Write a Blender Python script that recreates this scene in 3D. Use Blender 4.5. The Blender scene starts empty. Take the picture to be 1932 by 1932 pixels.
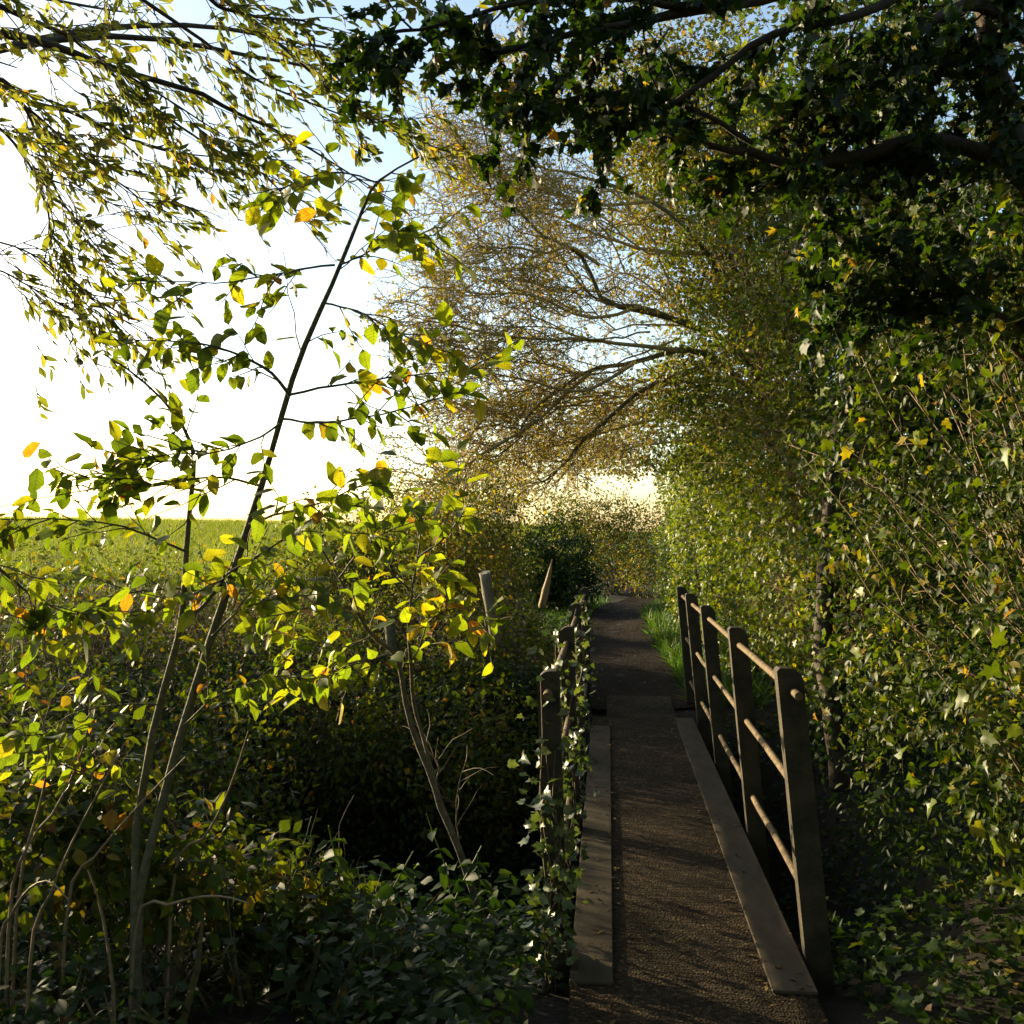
import bpy, math
import numpy as np
from mathutils import Vector, Matrix

rng = np.random.default_rng(11)
scene = bpy.context.scene
COL = scene.collection
R = math.radians

# ------------------------------------------------------------------ camera
F = 1800.0                      # focal length in units of a 1932 px wide picture
YAW, PITCH = R(5.74), R(1.18)
EYE = np.array([0.0, 0.0, 1.6])
cam_d = bpy.data.cameras.new('camera')
cam = bpy.data.objects.new('camera', cam_d)
COL.objects.link(cam)
cam.location = EYE
cam.rotation_euler = (math.pi / 2 + PITCH, 0, YAW)
cam_d.sensor_width = 36.0
cam_d.lens = 36.0 * F / 1932.0
cam_d.clip_start = 0.05
cam_d.clip_end = 3000
scene.camera = cam

# ------------------------------------------------------------------ sky, sun, exposure
SUN_AZ, SUN_EL = 60.0, 11.0     # degrees left of +Y, degrees above the horizon
world = bpy.data.worlds.new('World')
scene.world = world
world.use_nodes = True
wn = world.node_tree.nodes
sky = wn.new('ShaderNodeTexSky')
sky.sky_type = 'NISHITA'
sky.sun_disc = False
sky.sun_elevation = R(SUN_EL)
sky.sun_rotation = R(-SUN_AZ)
sky.air_density = 1.0
sky.dust_density = 1.2
sky.ozone_density = 1.0
world.node_tree.links.new(sky.outputs[0], wn['Background'].inputs[0])
wn['Background'].inputs[1].default_value = 0.13
sd = bpy.data.lights.new('sun', 'SUN')
sd.energy = 5.0
sd.angle = R(0.6)
sd.color = (1.0, 0.82, 0.52)
sun = bpy.data.objects.new('sun', sd)
COL.objects.link(sun)
SUN = Vector((-math.sin(R(SUN_AZ)) * math.cos(R(SUN_EL)), math.cos(R(SUN_AZ)) * math.cos(R(SUN_EL)), math.sin(R(SUN_EL))))
sun.rotation_euler = SUN.to_track_quat('Z', 'Y').to_euler()
sun.location = (-20, 10, 12)
vs = scene.view_settings
vs.view_transform = 'Standard'
vs.look = 'None'
vs.gamma = 1.0
vs.use_curve_mapping = False
vs.exposure = 1.5
cy = scene.cycles
cy.max_bounces = 4
cy.diffuse_bounces = 2
cy.glossy_bounces = 2
cy.transmission_bounces = 2
cy.transparent_max_bounces = 4
cy.use_denoising = True
cy.caustics_reflective = False
cy.caustics_refractive = False

# ------------------------------------------------------------------ picture <-> place
_r = np.array([math.cos(YAW), math.sin(YAW), 0])
_f = np.array([-math.sin(YAW) * math.cos(PITCH), math.cos(YAW) * math.cos(PITCH), math.sin(PITCH)])
_u = np.cross(_r, _f)
def at(px, py, d):
    return EYE + d * (_f + _r * (px - 966) / F + _u * (966 - py) / F)
def on_z(px, py, z=0.0):
    v = _f + _r * (px - 966) / F + _u * (966 - py) / F
    return EYE + v * (z - EYE[2]) / v[2]
def proj(P):
    q = P - EYE
    d = q @ _f
    ds = np.where(d > .05, d, .05)
    return 966 + F * (q @ _r) / ds, 966 - F * (q @ _u) / ds, d

# ------------------------------------------------------------------ materials
def new_mat(name):
    m = bpy.data.materials.new(name)
    m.use_nodes = True
    nt = m.node_tree
    return m, nt, nt.nodes, nt.links, nt.nodes['Principled BSDF'], nt.nodes['Material Output']
def ramp(nodes, stops):
    r = nodes.new('ShaderNodeValToRGB')
    el = r.color_ramp.elements
    while len(el) < len(stops):
        el.new(0.5)
    for e, (p, c) in zip(el, stops):
        e.position = p
        e.color = (*c, 1)
    return r
def leaf_mat(name, stops, trans=(1.5, 1.6, .5), fac=.4, rough=.45, spec=.4, veins=False):
    """colour differs from leaf to leaf; light comes through the blade"""
    m, nt, N, L, P, out = new_mat(name)
    a = N.new('ShaderNodeAttribute'); a.attribute_name = 'rnd'
    oi = N.new('ShaderNodeObjectInfo')
    ad = N.new('ShaderNodeMath'); ad.operation = 'ADD'
    fr = N.new('ShaderNodeMath'); fr.operation = 'FRACT'
    L.new(a.outputs['Fac'], ad.inputs[0]); L.new(oi.outputs['Random'], ad.inputs[1]); L.new(ad.outputs[0], fr.inputs[0])
    r = ramp(N, stops); L.new(fr.outputs[0], r.inputs[0])
    col = r.outputs[0]
    # blotches
    no = N.new('ShaderNodeTexNoise'); no.inputs['Scale'].default_value = 38; no.inputs['Detail'].default_value = 3
    ge = N.new('ShaderNodeNewGeometry'); L.new(ge.outputs['Position'], no.inputs['Vector'])
    mr = N.new('ShaderNodeMapRange'); mr.inputs[1].default_value = .3; mr.inputs[2].default_value = .75; mr.inputs[3].default_value = .72; mr.inputs[4].default_value = 1.18
    L.new(no.outputs['Fac'], mr.inputs[0])
    mx = N.new('ShaderNodeMix'); mx.data_type = 'RGBA'; mx.blend_type = 'MULTIPLY'; mx.inputs[0].default_value = 1
    L.new(col, mx.inputs[6]); L.new(mr.outputs[0], mx.inputs[7]); col = mx.outputs[2]
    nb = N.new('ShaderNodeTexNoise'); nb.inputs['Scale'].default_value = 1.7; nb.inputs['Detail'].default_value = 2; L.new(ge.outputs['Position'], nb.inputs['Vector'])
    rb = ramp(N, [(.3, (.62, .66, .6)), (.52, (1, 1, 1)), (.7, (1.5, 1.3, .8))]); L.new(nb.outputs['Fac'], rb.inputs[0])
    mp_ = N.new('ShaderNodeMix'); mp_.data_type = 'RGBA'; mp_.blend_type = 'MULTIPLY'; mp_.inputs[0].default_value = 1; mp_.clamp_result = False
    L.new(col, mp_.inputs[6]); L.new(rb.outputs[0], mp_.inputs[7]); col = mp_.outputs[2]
    if veins:
        uv = N.new('ShaderNodeUVMap'); uv.uv_map = 'UVMap'
        sp = N.new('ShaderNodeSeparateXYZ'); L.new(uv.outputs[0], sp.inputs[0])
        ab = N.new('ShaderNodeMath'); ab.operation = 'ABSOLUTE'; L.new(sp.outputs[0], ab.inputs[0])
        k = N.new('ShaderNodeMath'); k.operation = 'MULTIPLY_ADD'; k.inputs[1].default_value = -.8; L.new(ab.outputs[0], k.inputs[0]); L.new(sp.outputs[1], k.inputs[2])
        s1 = N.new('ShaderNodeMath'); s1.operation = 'MULTIPLY'; s1.inputs[1].default_value = 46; L.new(k.outputs[0], s1.inputs[0])
        s2 = N.new('ShaderNodeMath'); s2.operation = 'SINE'; L.new(s1.outputs[0], s2.inputs[0])
        mv = N.new('ShaderNodeMapRange'); mv.inputs[1].default_value = .55; mv.inputs[2].default_value = 1; mv.inputs[3].default_value = 1; mv.inputs[4].default_value = .66
        L.new(s2.outputs[0], mv.inputs[0])
        mb = N.new('ShaderNodeMapRange'); mb.inputs[1].default_value = .0; mb.inputs[2].default_value = .03; mb.inputs[3].default_value = .6; mb.inputs[4].default_value = 1
        L.new(ab.outputs[0], mb.inputs[0])
        mm = N.new('ShaderNodeMath'); mm.operation = 'MULTIPLY'; L.new(mv.outputs[0], mm.inputs[0]); L.new(mb.outputs[0], mm.inputs[1])
        m3 = N.new('ShaderNodeMix'); m3.data_type = 'RGBA'; m3.blend_type = 'MULTIPLY'; m3.inputs[0].default_value = 1
        L.new(col, m3.inputs[6]); L.new(mm.outputs[0], m3.inputs[7]); col = m3.outputs[2]
    L.new(col, P.inputs['Base Color'])
    P.inputs['Roughness'].default_value = rough
    P.inputs['Specular IOR Level'].default_value = spec
    t = N.new('ShaderNodeBsdfTranslucent')
    m2 = N.new('ShaderNodeMix'); m2.data_type = 'RGBA'; m2.blend_type = 'MULTIPLY'; m2.inputs[0].default_value = 1
    m2.clamp_result = False
    L.new(col, m2.inputs[6]); m2.inputs[7].default_value = (*trans, 1)
    L.new(m2.outputs[2], t.inputs[0])
    ms = N.new('ShaderNodeMixShader'); ms.inputs[0].default_value = fac
    L.new(P.outputs[0], ms.inputs[1]); L.new(t.outputs[0], ms.inputs[2]); L.new(ms.outputs[0], out.inputs['Surface'])
    return m
def rough_mat(name, c1, c2, scale=20, rough=.85, bump=.3, bscale=60, detail=6, spec=.3, stretch=None):
    m, nt, N, L, P, out = new_mat(name)
    tc = N.new('ShaderNodeNewGeometry')
    vec = tc.outputs['Position']
    if stretch:
        mp = N.new('ShaderNodeMapping'); mp.inputs['Scale'].default_value = stretch
        L.new(vec, mp.inputs[0]); vec = mp.outputs[0]
    n1 = N.new('ShaderNodeTexNoise'); n1.inputs['Scale'].default_value = scale; n1.inputs['Detail'].default_value = detail; n1.inputs['Roughness'].default_value = .65
    L.new(vec, n1.inputs['Vector'])
    r = ramp(N, [(.32, c1), (.68, c2)]); L.new(n1.outputs['Fac'], r.inputs[0]); L.new(r.outputs[0], P.inputs['Base Color'])
    n2 = N.new('ShaderNodeTexNoise'); n2.inputs['Scale'].default_value = bscale; n2.inputs['Detail'].default_value = 5
    L.new(vec, n2.inputs['Vector'])
    b = N.new('ShaderNodeBump'); b.inputs['Strength'].default_value = bump; b.inputs['Distance'].default_value = .01
    L.new(n2.outputs['Fac'], b.inputs['Height']); L.new(b.outputs[0], P.inputs['Normal'])
    P.inputs['Roughness'].default_value = rough; P.inputs['Specular IOR Level'].default_value = spec
    return m

M = {}
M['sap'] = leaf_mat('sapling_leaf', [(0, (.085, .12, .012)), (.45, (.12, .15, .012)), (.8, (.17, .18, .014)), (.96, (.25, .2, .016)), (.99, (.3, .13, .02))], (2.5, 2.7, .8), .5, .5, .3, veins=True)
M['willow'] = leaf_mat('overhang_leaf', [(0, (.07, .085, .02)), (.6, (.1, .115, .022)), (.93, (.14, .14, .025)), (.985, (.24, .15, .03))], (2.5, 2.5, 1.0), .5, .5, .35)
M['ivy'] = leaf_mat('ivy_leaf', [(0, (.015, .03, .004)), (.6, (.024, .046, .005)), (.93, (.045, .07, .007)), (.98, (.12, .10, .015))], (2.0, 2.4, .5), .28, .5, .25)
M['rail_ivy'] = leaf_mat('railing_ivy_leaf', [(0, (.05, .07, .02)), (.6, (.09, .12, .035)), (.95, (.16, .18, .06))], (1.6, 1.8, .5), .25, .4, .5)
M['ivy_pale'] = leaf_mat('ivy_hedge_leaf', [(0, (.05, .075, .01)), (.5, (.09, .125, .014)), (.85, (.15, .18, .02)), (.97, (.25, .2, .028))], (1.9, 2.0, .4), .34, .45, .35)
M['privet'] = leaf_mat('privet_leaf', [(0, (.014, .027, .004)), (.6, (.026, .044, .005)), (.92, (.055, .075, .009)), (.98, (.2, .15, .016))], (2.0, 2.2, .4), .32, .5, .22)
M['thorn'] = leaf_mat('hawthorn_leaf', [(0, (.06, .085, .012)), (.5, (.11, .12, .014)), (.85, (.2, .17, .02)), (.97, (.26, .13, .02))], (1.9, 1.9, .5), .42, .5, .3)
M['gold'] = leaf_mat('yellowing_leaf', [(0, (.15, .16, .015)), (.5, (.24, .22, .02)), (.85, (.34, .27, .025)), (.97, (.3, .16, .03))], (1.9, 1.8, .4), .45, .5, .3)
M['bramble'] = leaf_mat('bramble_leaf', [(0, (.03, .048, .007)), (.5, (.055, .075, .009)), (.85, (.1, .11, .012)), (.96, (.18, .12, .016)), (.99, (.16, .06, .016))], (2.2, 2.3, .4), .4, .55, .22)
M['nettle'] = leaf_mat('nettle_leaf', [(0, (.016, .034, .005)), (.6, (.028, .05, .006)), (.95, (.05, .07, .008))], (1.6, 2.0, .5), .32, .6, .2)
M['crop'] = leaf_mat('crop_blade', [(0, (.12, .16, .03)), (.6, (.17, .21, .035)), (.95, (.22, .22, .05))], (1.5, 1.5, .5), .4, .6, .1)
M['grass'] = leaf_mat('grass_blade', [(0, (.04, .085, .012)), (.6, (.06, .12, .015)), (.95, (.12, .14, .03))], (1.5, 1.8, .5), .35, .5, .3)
M['straw'] = leaf_mat('dry_grass', [(0, (.1, .09, .04)), (.6, (.16, .13, .06)), (.95, (.09, .1, .03))], (1.2, 1.1, .7), .25, .6, .2)
M['litter'] = leaf_mat('fallen_leaf', [(0, (.07, .04, .02)), (.5, (.12, .07, .03)), (.85, (.2, .13, .04)), (.97, (.22, .19, .05))], (1, .9, .6), .1, .7, .2)
M['bark'] = rough_mat('grey_bark', (.07, .06, .04), (.17, .145, .1), 30, .8, .6, 90)
M['bark_green'] = rough_mat('green_bark', (.055, .055, .025), (.14, .13, .07), 30, .8, .6, 80)
M['bark_dark'] = rough_mat('dark_bark', (.035, .028, .018), (.085, .066, .042), 25, .9, .7, 70)
M['gold_twig'] = rough_mat('sun_tinted_twig', (.22, .165, .055), (.4, .31, .12), 14, .7, .2, 60)  # twig colour lifted to gold, as if sunlit
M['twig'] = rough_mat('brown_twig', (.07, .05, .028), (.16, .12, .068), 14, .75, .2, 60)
M['stem'] = rough_mat('pale_stem', (.13, .09, .045), (.27, .19, .1), 12, .7, .2, 60)
M['wood'] = rough_mat('weathered_wood', (.14, .12, .08), (.3, .26, .18), 14, .85, .6, 60, stretch=(6, 6, .7))
M['pale_wood'] = rough_mat('split_wood', (.27, .2, .12), (.42, .33, .21), 14, .8, .5, 60, stretch=(6, 6, .7))
M['steel'] = rough_mat('painted_steel', (.012, .011, .006), (.06, .046, .022), 9, .6, .5, 110, detail=10, spec=.3)
M['pipe'] = rough_mat('rusty_rail', (.07, .045, .02), (.19, .135, .065), 22, .7, .6, 160, spec=.25)
M['kerb'] = rough_mat('worn_kerb_board', (.06, .046, .029), (.09, .072, .047), 5, .9, .25, 90, spec=.1, stretch=(3, 1, 3))
M['soil'] = rough_mat('dark_soil', (.01, .008, .005), (.028, .021, .012), 6, .95, .9, 30)

def deck_mat():
    m, nt, N, L, P, out = new_mat('grit_deck')
    g = N.new('ShaderNodeNewGeometry')
    n0 = N.new('ShaderNodeTexNoise'); n0.inputs['Scale'].default_value = 3; n0.inputs['Detail'].default_value = 5; L.new(g.outputs['Position'], n0.inputs['Vector'])
    v = N.new('ShaderNodeTexVoronoi'); v.inputs['Scale'].default_value = 95; L.new(g.outputs['Position'], v.inputs['Vector'])
    r0 = ramp(N, [(.3, (.034, .0245, .015)), (.7, (.058, .043, .027))]); L.new(n0.outputs['Fac'], r0.inputs[0])
    nm = N.new('ShaderNodeTexNoise'); nm.inputs['Scale'].default_value = 1.4; nm.inputs['Detail'].default_value = 7; nm.inputs['Roughness'].default_value = .7; L.new(g.outputs['Position'], nm.inputs['Vector'])
    rm = ramp(N, [(.36, (.55, .6, .42)), (.5, (1, 1, 1)), (.66, (1.3, 1.22, 1.1))]); L.new(nm.outputs['Fac'], rm.inputs[0])
    r1 = ramp(N, [(0, (.45, .43, .4)), (.55, (.9, .9, .9)), (.9, (1.5, 1.4, 1.2)), (1, (2.8, 2.7, 2.3))])
    sp = N.new('ShaderNodeSeparateColor'); L.new(v.outputs['Color'], sp.inputs[0]); L.new(sp.outputs[0], r1.inputs[0])
    mx = N.new('ShaderNodeMix'); mx.data_type = 'RGBA'; mx.blend_type = 'MULTIPLY'; mx.inputs[0].default_value = 1
    L.new(r0.outputs[0], mx.inputs[6]); L.new(r1.outputs[0], mx.inputs[7])
    mz = N.new('ShaderNodeMix'); mz.data_type = 'RGBA'; mz.blend_type = 'MULTIPLY'; mz.inputs[0].default_value = 1; L.new(mx.outputs[2], mz.inputs[6]); L.new(rm.outputs[0], mz.inputs[7]); L.new(mz.outputs[2], P.inputs['Base Color'])
    # cross ridges
    mp = N.new('ShaderNodeMapping'); mp.inputs['Scale'].default_value = (1.2, 26, 1); L.new(g.outputs['Position'], mp.inputs[0])
    n2 = N.new('ShaderNodeTexNoise'); n2.inputs['Scale'].default_value = 1.6; n2.inputs['Detail'].default_value = 3; L.new(mp.outputs[0], n2.inputs['Vector'])
    b1 = N.new('ShaderNodeBump'); b1.inputs['Strength'].default_value = .9; b1.inputs['Distance'].default_value = .02; L.new(n2.outputs['Fac'], b1.inputs['Height'])
    b2 = N.new('ShaderNodeBump'); b2.inputs['Strength'].default_value = .9; b2.inputs['Distance'].default_value = .006; L.new(v.outputs['Distance'], b2.inputs['Height']); L.new(b1.outputs[0], b2.inputs['Normal'])
    L.new(b2.outputs[0], P.inputs['Normal'])
    P.inputs['Roughness'].default_value = .95; P.inputs['Specular IOR Level'].default_value = .08
    return m
M['deck'] = deck_mat()
def field_mat():
    m, nt, N, L, P, out = new_mat('field_grass')
    g = N.new('ShaderNodeNewGeometry')
    n = N.new('ShaderNodeTexNoise'); n.inputs['Scale'].default_value = .5; n.inputs['Detail'].default_value = 8; n.inputs['Roughness'].default_value = .7
    L.new(g.outputs['Position'], n.inputs['Vector'])
    r = ramp(N, [(.3, (.1, .15, .02)), (.7, (.15, .2, .03))]); L.new(n.outputs['Fac'], r.inputs[0]); L.new(r.outputs[0], P.inputs['Base Color'])
    n2 = N.new('ShaderNodeTexNoise'); n2.inputs['Scale'].default_value = 5; n2.inputs['Detail'].default_value = 6; L.new(g.outputs['Position'], n2.inputs['Vector'])
    b = N.new('ShaderNodeBump'); b.inputs['Strength'].default_value = 1; b.inputs['Distance'].default_value = .1; L.new(n2.outputs['Fac'], b.inputs['Height']); L.new(b.outputs[0], P.inputs['Normal'])
    P.inputs['Roughness'].default_value = .9; P.inputs['Specular IOR Level'].default_value = .05
    return m
M['field'] = field_mat()
def path_mat():
    m, nt, N, L, P, out = new_mat('trodden_path')
    g = N.new('ShaderNodeNewGeometry')
    n = N.new('ShaderNodeTexNoise'); n.inputs['Scale'].default_value = 4; n.inputs['Detail'].default_value = 9; n.inputs['Roughness'].default_value = .72
    L.new(g.outputs['Position'], n.inputs['Vector'])
    r = ramp(N, [(.3, (.012, .008, .005)), (.55, (.024, .016, .010)), (.75, (.05, .035, .024))]); L.new(n.outputs['Fac'], r.inputs[0]); L.new(r.outputs[0], P.inputs['Base Color'])
    n2 = N.new('ShaderNodeTexNoise'); n2.inputs['Scale'].default_value = 22; n2.inputs['Detail'].default_value = 6; L.new(g.outputs['Position'], n2.inputs['Vector'])
    b = N.new('ShaderNodeBump'); b.inputs['Strength'].default_value = .9; b.inputs['Distance'].default_value = .04; L.new(n2.outputs['Fac'], b.inputs['Height']); L.new(b.outputs[0], P.inputs['Normal'])
    P.inputs['Roughness'].default_value = .95; P.inputs['Specular IOR Level'].default_value = .06
    return m
M['path'] = path_mat()

# ------------------------------------------------------------------ mesh helpers
ORIG = {}
def origin(o):
    return ORIG.get(o.name, np.zeros(3)) if o is not None else np.zeros(3)
def tag(o, label=None, cat=None, group=None, kind=None):
    if label: o['label'] = label
    if cat: o['category'] = cat
    if group: o['group'] = group
    if kind: o['kind'] = kind
    return o
def thing(name, label, cat, loc, group=None):
    o = bpy.data.objects.new(name, None)
    o.empty_display_size = .2
    COL.objects.link(o)
    o.location = loc
    ORIG[o.name] = np.array(loc, float)
    return tag(o, label, cat, group)
def mesh_np(name, V, Fc, mat, rnd=None, smooth=False, uv=None):
    V = np.ascontiguousarray(V, np.float32); Fc = np.ascontiguousarray(Fc, np.int32)
    me = bpy.data.meshes.new(name)
    k = Fc.shape[1]
    me.vertices.add(len(V)); me.vertices.foreach_set('co', V.ravel())
    me.loops.add(Fc.size); me.loops.foreach_set('vertex_index', Fc.ravel())
    me.polygons.add(len(Fc)); me.polygons.foreach_set('loop_start', np.arange(0, Fc.size, k, dtype=np.int32))
    if smooth:
        me.polygons.foreach_set('use_smooth', np.ones(len(Fc), bool))
    if rnd is not None:
        at_ = me.attributes.new('rnd', 'FLOAT', 'POINT'); at_.data.foreach_set('value', np.ascontiguousarray(rnd, np.float32))
    if uv is not None:
        ul = me.uv_layers.new(name='UVMap'); ul.data.foreach_set('uv', np.ascontiguousarray(uv[Fc.ravel()], np.float32).ravel())
    me.materials.append(mat)
    me.update(calc_edges=True)
    return me
def add(name, me, parent=None, kind=None):
    o = bpy.data.objects.new(name, me)
    COL.objects.link(o)
    if parent is not None:
        o.parent = parent
        ORIG[o.name] = origin(parent)
    if kind: o['kind'] = kind
    return o
def obj(name, V, Fc, mat, parent=None, kind=None, smooth=False, rnd=None, uv=None):
    return add(name, mesh_np(name, np.asarray(V, float) - origin(parent), Fc, mat, rnd, smooth, uv), parent, kind)

def unit(v):
    return v / np.maximum(np.linalg.norm(v, axis=-1, keepdims=True), 1e-9)
def catmull(pts, n):
    P = np.array(pts, float)
    P = np.vstack([2 * P[0] - P[1], P, 2 * P[-1] - P[-2]])
    seg = len(P) - 3
    out = []
    for t in np.linspace(0, seg - 1e-6, n):
        i = int(t); u = t - i
        a, b, c, d = P[i:i + 4]
        out.append(.5 * ((2 * b) + (-a + c) * u + (2 * a - 5 * b + 4 * c - d) * u * u + (-a + 3 * b - 3 * c + d) * u ** 3))
    return np.array(out)
def tubes(P, Rd, sides=4, cap=True):
    """P (M,N,3) polylines, Rd (M,N) radii -> vertices, quads"""
    P = np.asarray(P, float); Rd = np.asarray(Rd, float)
    Mn, N = P.shape[:2]
    T = np.empty_like(P)
    T[:, 1:-1] = P[:, 2:] - P[:, :-2]; T[:, 0] = P[:, 1] - P[:, 0]; T[:, -1] = P[:, -1] - P[:, -2]
    T = unit(T)
    mean = unit(P[:, -1] - P[:, 0])
    ref = np.where(np.abs(mean[:, 2:3]) < .8, np.array([[0, 0, 1.]]), np.array([[1., 0, 0]]))
    A = unit(np.cross(T, ref[:, None, :])); B = np.cross(T, A)
    ang = np.arange(sides) * 2 * np.pi / sides
    V = P[:, :, None, :] + Rd[:, :, None, None] * (A[:, :, None, :] * np.cos(ang)[None, None, :, None] + B[:, :, None, :] * np.sin(ang)[None, None, :, None])
    V = V.reshape(-1, 3)
    i = np.arange(N - 1)[:, None]; j = np.arange(sides)[None, :]
    q = np.stack([i * sides + j, i * sides + (j + 1) % sides, (i + 1) * sides + (j + 1) % sides, (i + 1) * sides + j], -1).reshape(-1, 4)
    Fq = (q[None] + (np.arange(Mn) * N * sides)[:, None, None]).reshape(-1, 4)
    return V, Fq
def tube_obj(name, pts, r0, r1, mat, parent, sides=8, n=20, rough=.0, pw=1.0):
    c = catmull(pts, n)
    if rough:
        c[1:-1] += rng.normal(0, rough, (n - 2, 3))
    r = r0 + (r1 - r0) * np.linspace(0, 1, n) ** pw
    V, Fq = tubes(c[None], r[None], sides)
    V = V + rng.normal(0, 1, V.shape) * np.repeat(r, sides)[:, None] * .06
    o = obj(name, V, Fq, mat, parent, smooth=True)
    # close the tip and butt ends
    me = o.data
    import bmesh
    bm = bmesh.new(); bm.from_mesh(me)
    bmesh.ops.holes_fill(bm, edges=[e for e in bm.edges if e.is_boundary])
    bm.to_mesh(me); bm.free()
    return o, c
def box(name, lo, hi, mat, parent=None, bevel=0, kind=None):
    import bmesh
    lo = np.array(lo, float) - origin(parent); hi = np.array(hi, float) - origin(parent)
    bm = bmesh.new()
    bmesh.ops.create_cube(bm, size=1)
    for v in bm.verts:
        v.co = Vector([lo[i] + (v.co[i] + .5) * (hi[i] - lo[i]) for i in range(3)])
    if bevel:
        bmesh.ops.bevel(bm, geom=list(bm.edges), offset=bevel, segments=2, profile=.6, affect='EDGES')
    me = bpy.data.meshes.new(name); bm.to_mesh(me); bm.free(); me.materials.append(mat)
    return add(name, me, parent, kind)

# ------------------------------------------------------------------ leaf shapes (length 1 along +Y)
def tpl_from_outline(half, mid, fold, curl):
    """half: [(x,y)] right edge from base to tip; mid rib at same y"""
    V = []; n = len(half)
    ys = [0] + [h[1] for h in half] + [1]
    for y in ys: V.append((0, y, -curl * y * y))                   # rib
    for s in (1, -1):
        for x, y in half: V.append((s * x, y, fold * x - curl * y * y))
    Fc = []
    for s in (0, 1):
        o = n + 2 + s * n
        t = [(0, o, 1)]
        for i in range(n - 1):
            t += [(i + 1, o + i, o + i + 1), (i + 1, o + i + 1, i + 2)]
        t += [(n, o + n - 1, n + 1)]
        Fc += [f if s == 0 else f[::-1] for f in t]
    return np.array(V, float), np.array(Fc, int)
def lobed(pts, fold=.25, curl=.15):
    """fan from a centre on the rib; pts right side outline base->tip"""
    c = (0, .35, -.02)
    ring = [(0, 0)] + pts + [(0, 1)] + [(-x, y) for x, y in pts[::-1]]
    V = [c] + [(x, y, fold * abs(x) - curl * y * y) for x, y in ring]
    n = len(ring)
    return np.array(V, float), np.array([(0, 1 + i, 1 + (i + 1) % n) for i in range(n)], int)
T = {
    'ovate': [tpl_from_outline([(.2, .16), (.31, .38), (.3, .62), (.17, .86)], 0, f, c) for f, c in ((.35, .12), (.2, .3), (.55, .02))],
    'narrow': [tpl_from_outline([(.15, .25), (.2, .5), (.12, .8)], 0, f, c) for f, c in ((.4, .15), (.2, .35), (.6, -.05))],
    'oval': [tpl_from_outline([(.2, .3), (.19, .68)], 0, f, c) for f, c in ((.4, .1), (.2, .3))],
    'ivy': [lobed([(.22, -.06), (.5, .12), (.3, .34), (.42, .62), (.2, .66)], f, c) for f, c in ((.2, .12), (.35, .3), (.05, .2))],
    'thorn': [lobed([(.08, .16), (.3, .2), (.42, .42), (.2, .44), (.4, .78), (.14, .74)], f, c) for f, c in ((.2, .1), (.4, .3))],
    'leaflet': [tpl_from_outline([(.26, .25), (.3, .55)], 0, f, c) for f, c in ((.4, .15), (.2, .35))],
    'rhomb': [(np.array([(0, 0, 0), (.3, .45, .1), (0, 1, -.1), (-.3, .45, .1)], float), np.array([(0, 1, 2), (0, 2, 3)], int))],
    'blade': [(np.array([(-.035, 0, 0), (.035, 0, 0), (.03, .5, -.06), (-.03, .5, -.06), (0, 1, -.28)], float), np.array([(0, 1, 2), (0, 2, 3), (3, 2, 4)], int))],
}
_tr = np.random.default_rng(5)
def uneven(tpl, k):
    """nibbled, lopsided and cupped copies of a leaf shape"""
    out = []
    for i in range(k):
        v, f = tpl[i % len(tpl)]
        v = v.copy()
        edge = np.abs(v[:, 0]) > .01
        v[edge, 0] *= _tr.uniform(.72, 1.15, edge.sum())
        v[edge, 1] += _tr.normal(0, .02, edge.sum())
        v[:, 2] += .10 * _tr.normal() * v[:, 0] + .12 * np.sin(v[:, 1] * _tr.uniform(2, 6) + _tr.random() * 6) * np.abs(v[:, 0]) * 2
        v[:, 0] += _tr.normal(0, .07) * v[:, 1] ** 2
        out.append((v, f))
    return out
for _k, _n in (('ovate', 9), ('narrow', 6), ('oval', 6), ('leaflet', 6), ('ivy', 6), ('thorn', 5)):
    T[_k] = uneven(T[_k], _n)
def frames(D, Nn):
    Y = unit(D)
    Z = unit(Nn - (Nn * Y).sum(-1, keepdims=True) * Y)
    X = np.cross(Y, Z)
    return X, Y, Z
def leaf_mesh(name, tname, P, D, Nn, S, mat, root):
    V_, F_, U_, Rn = [], [], [], []
    off = 0
    var = rng.integers(0, len(T[tname]), len(P))
    X, Y, Z = frames(D, Nn)
    for v, (tv, tf) in enumerate(T[tname]):
        k = np.where(var == v)[0]
        if not len(k): continue
        w = rng.uniform(.75, 1.2, len(k))
        vv = P[k][:, None] + S[k][:, None, None] * (tv[None, :, 0:1] * w[:, None, None] * X[k][:, None] + tv[None, :, 1:2] * Y[k][:, None] + tv[None, :, 2:3] * Z[k][:, None])
        V_.append(vv.reshape(-1, 3))
        F_.append((tf[None] + (off + np.arange(len(k)) * len(tv))[:, None, None]).reshape(-1, 3))
        Rn.append(np.repeat(rng.random(len(k)), len(tv)))
        U_.append(np.tile(tv[:, :2], (len(k), 1)))
        off += len(k) * len(tv)
    return mesh_np(name, np.vstack(V_) - origin(root), np.vstack(F_), mat, np.concatenate(Rn), uv=np.vstack(U_) if tname == 'ovate' else None)
_tm = {}
def leaf_single(tname, v, mat):
    k = (tname, v, mat.name)
    if k not in _tm:
        tv, tf = T[tname][v]
        _tm[k] = mesh_np('leaf_blade', tv, tf, mat, uv=tv[:, :2])
    return _tm[k]
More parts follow.
